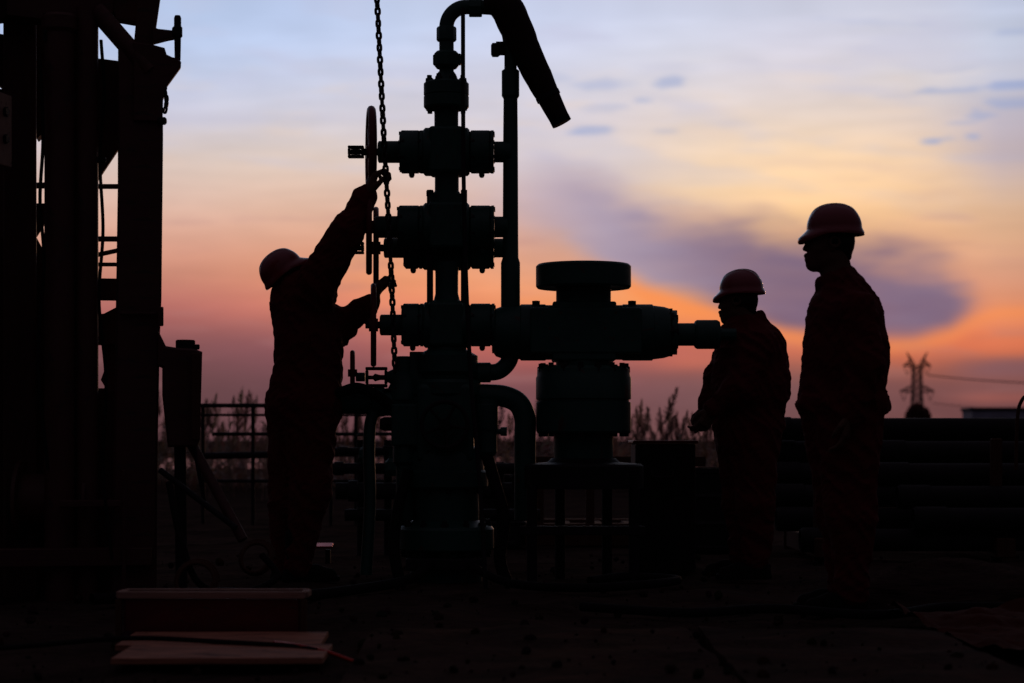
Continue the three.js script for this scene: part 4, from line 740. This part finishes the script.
function person({ label, R, at, suit, inner, collar, head, hands, boots, seed }) {
  const c = (q) => { const [x0, y0, z0, r0, x1, y1, z1, r1, sz = 1] = q; return cap(R.p(x0, y0, z0), R.p(x1, y1, z1), r0 * R.s, r1 * R.s, sz); };
  const t = thing('person', label, 'person', [R.x(at), 0, -R.d], 'workers at the wellhead');
  const bound = (qs, m = 0.12) => { const lo = [9, 9, 9], hi = [-9, -9, -99]; hi[0] = -9; for (const q of qs) for (const [x, y, z, r] of [[q[0], q[1], q[2], q[3]], [q[4], q[5], q[6], q[7]]]) { const p = R.p(x, y, z), w = r * R.s * Math.max(1, q[8] ?? 1) + m; [p.x, p.y, p.z].forEach((v, k) => { lo[k] = Math.min(lo[k], v - w); hi[k] = Math.max(hi[k], v + w); }); } return [lo, hi]; };
  // skin: one figure under the clothes, with head and hands
  const bf = join(inner.map(c), 0.04), [bl, bh] = bound(inner, 0.04);
  const hm = new THREE.Matrix4().compose(R.p(...head.p), new THREE.Quaternion().setFromEuler(new THREE.Euler(head.roll ?? 0, head.yaw ?? 0, head.pitch ?? 0, 'YZX')), V(1, 1, 1));
  const flip = head.flip ? new THREE.Matrix4().makeRotationY(Math.PI) : new THREE.Matrix4();
  const M4 = hm.clone().multiply(flip), inH = (g) => g.clone().applyMatrix4(M4);
  obj('body', [meshField(bf, bl, bh, 0.014), inH(headGeo), ...hands.map((h) => handGeo(R.p(...h.p), h.dir, h.close, h.curls, h.thumb, h.splay, h.size))], MAT.skin, t);
  // clothes: loose, with folds that gather at elbows, waist and knees
  const rings = collar.map(([p, n, r, w]) => ring(R.p(...p), n, r, w)), sf = join([...suit.map(c), ...rings], 0.045), [sl, sh] = bound(suit, 0.05);
  const fold = (x, y, z) => { const d = sf(x, y, z); if (Math.abs(d) > 0.06) return d; const wx = 0.12 * fbm(x * 4, y * 4, z * 4 + seed, 2), rd = 1 - Math.abs(2.2 * perlin.noise((x + wx) * 8 + seed, (y + 0.9 * x + wx) * 10.5, z * 8)), r2 = 1 - Math.abs(2 * perlin.noise(x * 19, (y - 0.4 * x) * 30, z * 19 + seed)); return d - 0.013 * (rd - 0.45) - 0.005 * (r2 - 0.5) - 0.014 * fbm(x * 5 + seed, y * 6, z * 5, 2); };
  obj('coverall', meshField(fold, sl, sh, 0.0105), MAT.cloth, t);
  obj('hair', inH(hairGeo), MAT.hair, t);
  const hat = new THREE.Matrix4().makeTranslation(0.011, 0.05, 0).multiply(new THREE.Matrix4().makeRotationZ(head.hatTilt ?? 0));
  obj('hard_hat', hatGeo.clone().applyMatrix4(M4.clone().multiply(hat)), MAT.helmet, t);
  for (const [px, dz, dir] of boots) { const p = R.p(px, HY, dz); obj('boot', bootGeo(V(p.x, -0.005, p.z), dir), MAT.boot, t); }
  return t;
}
// the worker on the left, reaching up to the wheel, back half turned to the camera
person({
  label: 'worker in dark red coverall reaching up to the wellhead handwheel', R: new Ruler(10.7), at: 298, seed: 1.3,
  inner: [[300, 292, 0, 14, 306, 400, 0, 22, 1.2], [312, 290, 0.13, 9, 345, 232, 0.2, 8], [345, 232, 0.2, 8, 368, 190, 0.17, 6], [296, 292, -0.15, 9, 344, 331, -0.15, 8], [344, 331, -0.15, 8, 373, 301, -0.1, 5.5], [298, 275, 0, 10, 302, 295, 0, 12], [295, 420, -0.07, 15, 287, 500, -0.08, 10], [287, 500, -0.08, 10, 284, 560, -0.08, 8], [314, 420, 0.08, 15, 312, 500, 0.09, 10], [312, 500, 0.09, 10, 297, 560, 0.1, 8]],
  suit: [[302, 303, 0, 31, 309, 345, 0, 32, 1.1], [309, 345, 0, 31, 306, 400, 0, 38, 1.0], [290, 297, -0.08, 20, 316, 292, 0.1, 21],
    [316, 284, 0.13, 20.5, 346, 233, 0.2, 15], [346, 233, 0.2, 15, 366, 195, 0.17, 10.5],
    [300, 298, -0.15, 17, 339, 328, -0.15, 15], [339, 328, -0.15, 15, 368, 304, -0.1, 10.5],
    [296, 405, -0.05, 29, 289, 500, -0.08, 20], [289, 500, -0.08, 20, 286, 566, -0.08, 13.5], [311, 405, 0.06, 27, 311, 490, 0.09, 19], [311, 490, 0.09, 19, 298, 566, 0.1, 13]],
  collar: [[[297, 283, 0], V(0.2, 1, 0), 0.066, 0.015], [[364, 198, 0.17], V(0.45, 0.9, 0), 0.038, 0.012], [[366.5, 306, -0.1], V(0.8, 0.6, 0), 0.04, 0.013], [[339, 331, -0.15], V(1, 0.2, 0), 0.07, 0.016]],
  head: { p: [289.5, 277, -0.01], yaw: 0.12, pitch: 0.66, flip: true },
  hands: [{ p: [367.5, 195, 0.17], dir: V(0.3, 1, 0.0), close: V(1, -0.3, -0.4), curls: [1.0, 1.1, 1.15, 1.2], thumb: 1, size: 1.25, splay: 0.01 }, { p: [373, 304, -0.1], dir: V(0.3, 1, 0.1), close: V(1, -0.3, -0.25), curls: [0.75, 0.95, 1.05, 1.1], thumb: -1, splay: 0.02, size: 1.25 }],
  boots: [[285, -0.08, V(1, 0, -0.4)], [297, 0.1, V(1, 0, -0.15)]],
});
// the shorter worker in the middle, looking down at the outlet pipe
person({
  label: 'worker in dark red jacket behind the outlet pipe with his hands lowered', R: new Ruler(10.9), at: 750, seed: 7.7,
  inner: [[746, 330, 0, 14, 748, 420, 0, 22, 1.2], [756, 342, 0.17, 9, 738, 386, 0.2, 8], [738, 386, 0.2, 8, 711, 410, 0.16, 5.5], [736, 342, -0.17, 9, 720, 376, -0.16, 8], [720, 376, -0.16, 8, 706, 408, -0.1, 5.5], [743, 305, 0, 10, 746, 330, 0, 12], [744, 430, -0.09, 15, 742, 505, -0.09, 10], [742, 505, -0.09, 10, 744, 558, -0.09, 8], [754, 430, 0.09, 15, 756, 505, 0.09, 10], [756, 505, 0.09, 10, 757, 558, 0.09, 8]],
  suit: [[747, 332, 0, 17, 750, 352, 0, 34, 1.15], [750, 352, 0, 35, 751, 385, 0, 38, 1.08], [751, 385, 0, 37, 747, 432, 0, 32, 1.05],
    [760, 345, 0.17, 16, 742, 387, 0.21, 14], [742, 387, 0.21, 14, 714, 408, 0.17, 9.5],
    [732, 345, -0.16, 15, 719, 376, -0.16, 12.5], [719, 376, -0.16, 12.5, 707, 404, -0.1, 9],
    [743, 430, -0.07, 27, 742, 505, -0.09, 18], [742, 505, -0.09, 18, 744, 562, -0.09, 13], [753, 430, 0.07, 27, 756, 505, 0.09, 18], [756, 505, 0.09, 18, 757, 562, 0.09, 13]],
  collar: [[[745, 319, 0], V(-0.28, 1, 0), 0.082, 0.017], [[745, 324, 0], V(-0.28, 1, 0), 0.092, 0.02], [[749, 425, 0], V(0, 1, 0), 0.165, 0.022]],
  head: { p: [740, 299, 0], yaw: -0.42, pitch: 0.07 },
  hands: [{ p: [712, 410, 0.165], dir: V(-0.55, -1, 0.1), close: V(-0.6, 0.2, -1), curls: [0.6, 0.7, 0.75, 0.8], thumb: 1 }, { p: [705.5, 409, -0.1], dir: V(-0.25, -1, 0.1), close: V(-0.3, 0.1, 1), curls: [0.6, 0.65, 0.75, 0.8], thumb: -1 }],
  boots: [[743, -0.1, V(-1, 0, -0.3)], [757, 0.1, V(-1, 0, 0.1)]],
});
// the tall worker on the right, arms down
person({
  label: 'tall worker in dark red jacket with arms down before the pipe stack', R: new Ruler(8.75), at: 845, seed: 4.1,
  inner: [[840, 290, 0, 18, 843, 410, 0, 26, 1.15], [850, 312, 0.15, 8, 862, 362, 0.2, 9], [862, 362, 0.2, 9, 848, 412, 0.225, 7], [836, 312, -0.15, 8, 834, 362, -0.19, 9], [836, 362, -0.22, 10, 826, 412, -0.2, 7], [838, 262, 0, 12, 841, 292, 0, 15], [840, 425, -0.09, 18, 842, 515, -0.1, 12], [842, 515, -0.1, 12, 846, 585, -0.1, 9], [846, 425, 0.09, 18, 850, 515, 0.1, 12], [850, 515, 0.1, 12, 852, 585, 0.1, 9]],
  suit: [[843, 288, 0, 19, 845, 314, 0, 35, 1.25], [845, 314, 0, 36, 845, 352, 0, 40.5, 1.1], [845, 352, 0, 40.5, 843, 396, 0, 42.5, 1.02],  
    [855, 310, 0.18, 21, 866, 362, 0.21, 18], [866, 362, 0.21, 18, 852, 412, 0.22, 12],
    [830, 310, -0.17, 19, 832, 362, -0.2, 17], [832, 362, -0.2, 17, 826, 408, -0.19, 12],
    [837, 425, -0.07, 34, 842, 515, -0.1, 23], [842, 515, -0.1, 23, 846, 592, -0.1, 16], [848, 425, 0.07, 34, 851, 515, 0.1, 23], [851, 515, 0.1, 23, 852, 592, 0.1, 16]],
  collar: [[[835, 276.5, 0], V(-0.36, 1, 0), 0.068, 0.011], [[843, 404, 0], V(0, 1, 0), 0.178, 0.024]],
  head: { p: [832, 240.5, 0], yaw: -0.06, pitch: 0.02, hatTilt: 0.02 },
  hands: [{ p: [849.5, 415, 0.225], dir: V(-0.15, -1, 0), close: V(-1, 0, -0.5), curls: [0.4, 0.45, 0.5, 0.55], thumb: 1 }, { p: [824.5, 412, -0.19], dir: V(-0.15, -1, 0), close: V(-1, 0, 0.5), curls: [0.4, 0.45, 0.5, 0.55], thumb: -1 }],
  boots: [[845, -0.1, V(-1, 0, -0.2)], [852, 0.1, V(-1, 0, 0.15)]],
});

// ================================================================ SMALL THINGS ON THE GROUND
{ // red steel tray standing on edge of the boards
  const R = new Ruler(7.47), t = thing('steel_tray', 'open red steel tray with light painted on its rim standing behind the boards', 'tray', [R.x(211), 0, -7.6]);
  const x0 = R.x(119), x1 = R.x(304), h = R.y(595), z0 = -7.47, dp = 0.15, th = 0.012;
  const bx = (w, hh, d, x, y, z, b = 0.004) => new RoundedBoxGeometry(w, hh, d, 2, Math.min(b, w / 3, hh / 3, d / 3)).translate(x, y, z);
  const cx = (x0 + x1) / 2, w = x1 - x0;
  obj('front_panel', bx(w - 0.04, h - 0.03, th, cx, h / 2, z0 - 0.012), MAT.red, t);
  obj('back_panel', bx(w - 0.04, h - 0.03, th, cx, h / 2, z0 - dp), MAT.red, t);
  for (const x of [x0 + 0.02, x1 - 0.02]) obj('side_panel', bx(th, h - 0.03, dp - 0.03, x, h / 2, z0 - dp / 2), MAT.red, t);
  obj('bottom', bx(w - 0.06, th, dp - 0.04, cx, 0.02, z0 - dp / 2), MAT.red, t);
  obj('rim', [bx(w + 0.01, 0.026, 0.03, cx, h, z0), bx(w + 0.01, 0.026, 0.03, cx, h, z0 - dp), bx(0.03, 0.024, dp - 0.032, x0, h, z0 - dp / 2), bx(0.03, 0.024, dp - 0.032, x1, h, z0 - dp / 2)], MAT.pale, t);  // pale material stands in for light caught on the rim
  for (const x of [x0, x1]) obj('corner_angle', bx(0.024, h - 0.015, 0.024, x, h / 2 - 0.008, z0 + 0.003), MAT.rust, t);
}
{ // boards
  const mk = (name, label, x0, x1, zb, zf, y, th, tilt) => { const g = new RoundedBoxGeometry(x1 - x0, th, zf - zb, 2, 0.004); g.rotateX(tilt).rotateY(0.02).translate((x0 + x1) / 2, y, (zb + zf) / 2); return tag(obj(name, g, MAT.ply), label, 'board', 'boards before the tray'); };
  mk('wooden_board', 'dirty wooden board lying against the red steel tray', -1.4, -0.68, -7.42, -7.0, 0.022, 0.022, 0.015);
  mk('wooden_board', 'cleaner wooden board lying under the black cable', -1.31, -0.62, -6.92, -6.48, 0.03, 0.022, 0.0);
}
{ // cables
  const rod3 = (pts, r, m) => new THREE.TubeGeometry(new THREE.CatmullRomCurve3(pts.map((p) => new THREE.Vector3(...p))), 80, r, 8);
  tag(obj('cable', rod3([[-2.1, 0.02, -6.7], [-1.7, 0.03, -6.95], [-1.35, 0.055, -6.98], [-1.0, 0.05, -6.9], [-0.72, 0.045, -6.78], [-0.66, 0.04, -6.72]], 0.009), MAT.rubber), 'black cable lying across the wooden boards', 'cable');
  tag(obj('cable', rod3([[-0.82, 0.05, -6.86], [-0.72, 0.047, -6.78], [-0.62, 0.035, -6.7], [-0.53, 0.014, -6.62], [-0.45, 0.0, -6.55]], 0.008), MAT.redGloss), 'short shiny red cable end lying off the board edge', 'cable');
}
{ // added red metal sheet, tilted to mirror the sky as a red streak
  const R = new Ruler(12.2), a = R.x(298), b = R.x(333), g = new RoundedBoxGeometry(b - a, 0.012, 0.09, 2, 0.003).rotateX(0.2).translate((a + b) / 2, R.y(545.5), -12.2);
  const t = thing('glint_sheet', 'added shiny red sheet tilted to mirror the sky behind the reaching worker', 'sheet', [(a + b) / 2, 0, -12.2]);
  obj('sheet', g, MAT.redGloss, t);
  for (const x of [a + 0.03, b - 0.03]) obj('foot', new THREE.BoxGeometry(0.03, R.y(545.5), 0.05).translate(x, R.y(545.5) / 2 - 0.025, -12.2), MAT.steel, t);
}
{ // hose coil and a spare wheel by the rig
  const coil = (px, py, d, r, tilt, label) => { const R = new Ruler(d), q = [], n = 3; for (let i = 0; i <= n * 20; i++) { const a = i / 20 * 2 * Math.PI; q.push(R.p(px, py).add(new THREE.Vector3(Math.cos(a) * (r - 0.006 * i / 20), Math.sin(a) * (r - 0.006 * i / 20), (i / 20 - 1.5) * 0.022 + Math.sin(a) * tilt))); } return tag(obj('hose_coil', new THREE.TubeGeometry(new THREE.CatmullRomCurve3(q), n * 24, 0.009, 7), MAT.rust), label, 'hose coil'); };
  coil(196, 582, 9.2, 0.1, -0.03, 'small coil of hose leaning by the foot of the jack post');
  coil(256, 558, 9.9, 0.085, -0.05, 'small coil of hose lying at the feet of the reaching worker');
}
{ // dark box with bright edged lid beside the spool
  const R = new Ruler(11.6), t = thing('equipment_box', 'dark steel equipment box beside the flanged spool', 'box', [R.x(662), 0, -11.6]), x0 = R.x(633), x1 = R.x(692), top = R.y(443), w = x1 - x0;
  obj('body', new RoundedBoxGeometry(w, top, 0.45, 2, 0.01).translate((x0 + x1) / 2, top / 2 - 0.005, -11.6), MAT.steel, t);
  obj('lid', new RoundedBoxGeometry(w + 0.03, 0.018, 0.48, 2, 0.006).translate((x0 + x1) / 2, top + 0.006, -11.6), MAT.red, t);
  for (const px of [645, 680]) obj('latch', R.box(px - 3, 447, px + 3, 458, 0.03, 0.24), MAT.steel, t);
  obj('handle', R.tube([[652, 470, 0.23], [653, 476, 0.26], [672, 476, 0.26], [673, 470, 0.23]], 1.4), MAT.steel, t);
}
{ // flat ground mats in front of the wellhead
  const mk = (label, x0, x1, zb, zf, y, turn) => { const g = new THREE.BoxGeometry(x1 - x0, 0.05, zf - zb, 40, 1, 30), p = g.attributes.position, uv = g.attributes.uv; for (let i = 0; i < p.count; i++) { p.setY(i, p.getY(i) + 0.03 * fbm(p.getX(i) * 2.4 + x0, p.getZ(i) * 2.4, 3, 4)); uv.setXY(i, p.getX(i) / 1.3 + x0, p.getZ(i) / 1.3); } g.computeVertexNormals(); g.rotateY(turn).translate((x0 + x1) / 2, y, (zb + zf) / 2); return tag(obj('ground_mat', g, MAT.mat), label, 'ground mat', 'mats on the ground'); };
  mk('flat dirty ground mat lying before the wellhead', -0.52, 0.68, -7.7, -5.2, 0.0, 0.012);
  mk('flat dirty ground mat lying before the two standing workers', 0.7, 1.6, -7.62, -5.2, 0.004, -0.01);
}
{ // crumpled sheet at the right
  const nx = 70, nz = 60, v = [], uv = [], ix = [];
  for (let j = 0; j <= nz; j++) for (let i = 0; i <= nx; i++) {
    const u = i / nx, w = j / nz, edge = 0.12 * fbm(w * 3, 1.5, 7, 3);
    const x = mix(1.55 + 0.12 * w - 0.25 * sstep(0.3, 1, w) * -1 + edge, 2.5, u), z = mix(-8.25, -5.6, w), ridge = Math.abs(fbm(x * 3, z * 2.2, 3, 4));
    const y = 0.02 + 0.1 * ridge + 0.03 * fbm(x * 7, z * 7, 9, 3) + 0.05 * Math.exp(-(u * u) / 0.006) * sstep(0.35, 0, w) + 0.05 * u;
    v.push(x, Math.max(0.012, y), z); uv.push(x, z);
  }
  for (let j = 0; j < nz; j++) for (let i = 0; i < nx; i++) { const a = j * (nx + 1) + i; ix.push(a, a + nx + 1, a + 1, a + 1, a + nx + 1, a + nx + 2); }
  const g = new THREE.BufferGeometry(); g.setAttribute('position', new THREE.Float32BufferAttribute(v, 3)); g.setAttribute('uv', new THREE.Float32BufferAttribute(uv, 2)); g.setIndex(ix); g.computeVertexNormals();
  tag(obj('crumpled_tarp', g, MAT.tarp), 'crumpled reddish brown tarp spread over the ground before the pipe stack', 'tarp');
}
tag(obj('bent_rod', (() => { const R = new Ruler(12.1); return R.tube([[1016, 470], [1016.5, 440], [1017.5, 418], [1020, 404], [1026, 396], [1034, 399]], 1.8, 40, 10); })(), MAT.rust), 'thin bent rod sticking up at the end of the pipe stack', 'rod');
{ // covered heap behind the tarp
  const g = new THREE.SphereGeometry(1, 48, 24, 0, 2 * Math.PI, 0, Math.PI / 2), p = g.attributes.position;
  for (let i = 0; i < p.count; i++) { const n = 1 + 0.25 * fbm(p.getX(i) * 2, p.getY(i) * 2, p.getZ(i) * 2, 4); p.setXYZ(i, p.getX(i) * 0.55 * n, p.getY(i) * 0.24 * n, p.getZ(i) * 0.5 * n); }
  g.computeVertexNormals(); g.translate(2.05, -0.04, -9.2);
  tag(obj('soil_heap', g, MAT.soil), 'low heap of dark soil between the tarp and the pipe stack', 'heap');
}

{ // hoses lying about the site
  const hose = (label, pts, r) => tag(obj('rubber_hose', new THREE.TubeGeometry(new THREE.CatmullRomCurve3(pts.map((p) => new THREE.Vector3(...p))), 120, r, 10), MAT.rubber), label, 'hose', 'hoses on the ground');
  hose('black rubber hose running from the rig foot to the casing head', [[-1.9, 0.03, -9.0], [-1.4, 0.03, -9.4], [-1.05, 0.035, -9.1], [-0.75, 0.03, -9.6], [-0.5, 0.05, -10.2], [-0.38, 0.14, -10.6]], 0.026);
  hose('black rubber hose looping in front of the flanged spool legs', [[-0.25, 0.1, -10.5], [0.0, 0.03, -10.0], [0.35, 0.03, -9.7], [0.7, 0.035, -9.9], [0.85, 0.03, -10.3], [0.6, 0.03, -10.5], [0.4, 0.03, -10.2]], 0.022);
  hose('black rubber hose crossing before the two standing workers', [[0.3, 0.03, -8.6], [0.75, 0.03, -8.3], [1.1, 0.03, -8.5], [1.5, 0.03, -8.2], [1.9, 0.03, -8.6], [2.4, 0.03, -8.5]], 0.02);
  hose('black rubber hose hanging from the jack post down to the ground', [[-1.62, 0.55, -9.4], [-1.55, 0.3, -9.3], [-1.45, 0.08, -9.25], [-1.3, 0.03, -9.35], [-1.12, 0.1, -9.5], [-1.2, 0.2, -9.55]], 0.016);
}
{ // drums and a low skid behind the wellhead
  const drum = (label, px, d, h = 0.86, r = 0.28) => { const R = new Ruler(d), x = R.x(px), t = thing('steel_drum', label, 'drum', [x, 0, -d], 'drums behind the wellhead'), prof = [[0.001, 0], [r, 0], [r + 0.008, 0.01], [r + 0.008, 0.03], [r, 0.04]]; for (const q of [0.33, 0.66]) prof.push([r, h * q - 0.02], [r + 0.012, h * q], [r, h * q + 0.02]); prof.push([r, h - 0.04], [r + 0.008, h - 0.03], [r + 0.008, h], [r - 0.01, h], [r - 0.012, h - 0.02], [0.001, h - 0.02]); obj('barrel', toCreasedNormals(new THREE.LatheGeometry(prof.map(([a, b]) => new THREE.Vector2(a, b)), 36), 0.5).translate(x, 0, -d), MAT.steel, t); obj('bung', new THREE.CylinderGeometry(0.03, 0.03, 0.025, 12).translate(x + r * 0.6, h - 0.005, -d), MAT.steel, t); };
  drum('dark steel drum standing right behind the drain elbow', 497, 14.2, 0.5, 0.2); drum('dark steel drum standing behind the equipment box and the middle worker', 706, 13.6, 0.56, 0.24);
  const R = new Ruler(14.5), t = thing('pipe_skid', 'long low steel skid frame on the ground behind the flanged spool', 'skid', [R.x(590), 0, -14.5]), x0 = R.x(525), x1 = R.x(700);
  for (const z of [-14.1, -14.9]) obj('runner', new RoundedBoxGeometry(x1 - x0, 0.16, 0.12, 2, 0.01).translate((x0 + x1) / 2, 0.08, z), MAT.rust, t);
  for (let i = 0; i < 6; i++) obj('cross_beam', new RoundedBoxGeometry(0.08, 0.1, 0.72, 2, 0.01).translate(mix(x0 + 0.06, x1 - 0.06, i / 5), 0.1, -14.5), MAT.rust, t);
  for (let i = 0; i < 4; i++) obj('post', new RoundedBoxGeometry(0.06, 0.42, 0.06, 2, 0.008).translate(mix(x0 + 0.1, x1 - 0.1, i / 3), 0.36, -14.1), MAT.rust, t);
  obj('top_rail', new RoundedBoxGeometry(x1 - x0, 0.07, 0.08, 2, 0.01).translate((x0 + x1) / 2, 0.6, -14.1), MAT.rust, t);
}
{ // clods and stones scattered over the soil
  const rnd = rng(321), g = new THREE.IcosahedronGeometry(1, 1), p = g.attributes.position; for (let i = 0; i < p.count; i++) { const n = 1 + 0.5 * fbm(p.getX(i) * 1.3, p.getY(i) * 1.3, p.getZ(i) * 1.3, 3); p.setXYZ(i, p.getX(i) * n, p.getY(i) * n * 0.7, p.getZ(i) * n); } g.computeVertexNormals();
  const N = 1000, inst = new THREE.InstancedMesh(g, MAT.soil, N), m4 = new THREE.Matrix4(), q = new THREE.Quaternion();
  for (let i = 0; i < N; i++) { const z = -(5 + 8 * Math.pow(rnd(), 1.3)), x = (rnd() - 0.5) * 2 * -z * 0.3, s = 0.004 + 0.024 * Math.pow(rnd(), 5); q.setFromEuler(new THREE.Euler(rnd() * 6, rnd() * 6, rnd() * 6)); m4.compose(new THREE.Vector3(x, 0.006 + (z > -7.7 && x > -0.52 && x < 1.6 ? 0.024 : 0), z), q, new THREE.Vector3(s, s, s)); inst.setMatrixAt(i, m4); inst.setColorAt(i, new THREE.Color().setRGB(1 + rnd(), 0.9 + rnd(), 0.9 + rnd())); }
  inst.name = numbered('loose_stones'); inst.castShadow = inst.receiveShadow = true; scene.add(inst); tag(inst, 'loose stones and clods scattered over the trampled ground', 'stones', null, 'stuff');
}

renderer.render(scene, camera);
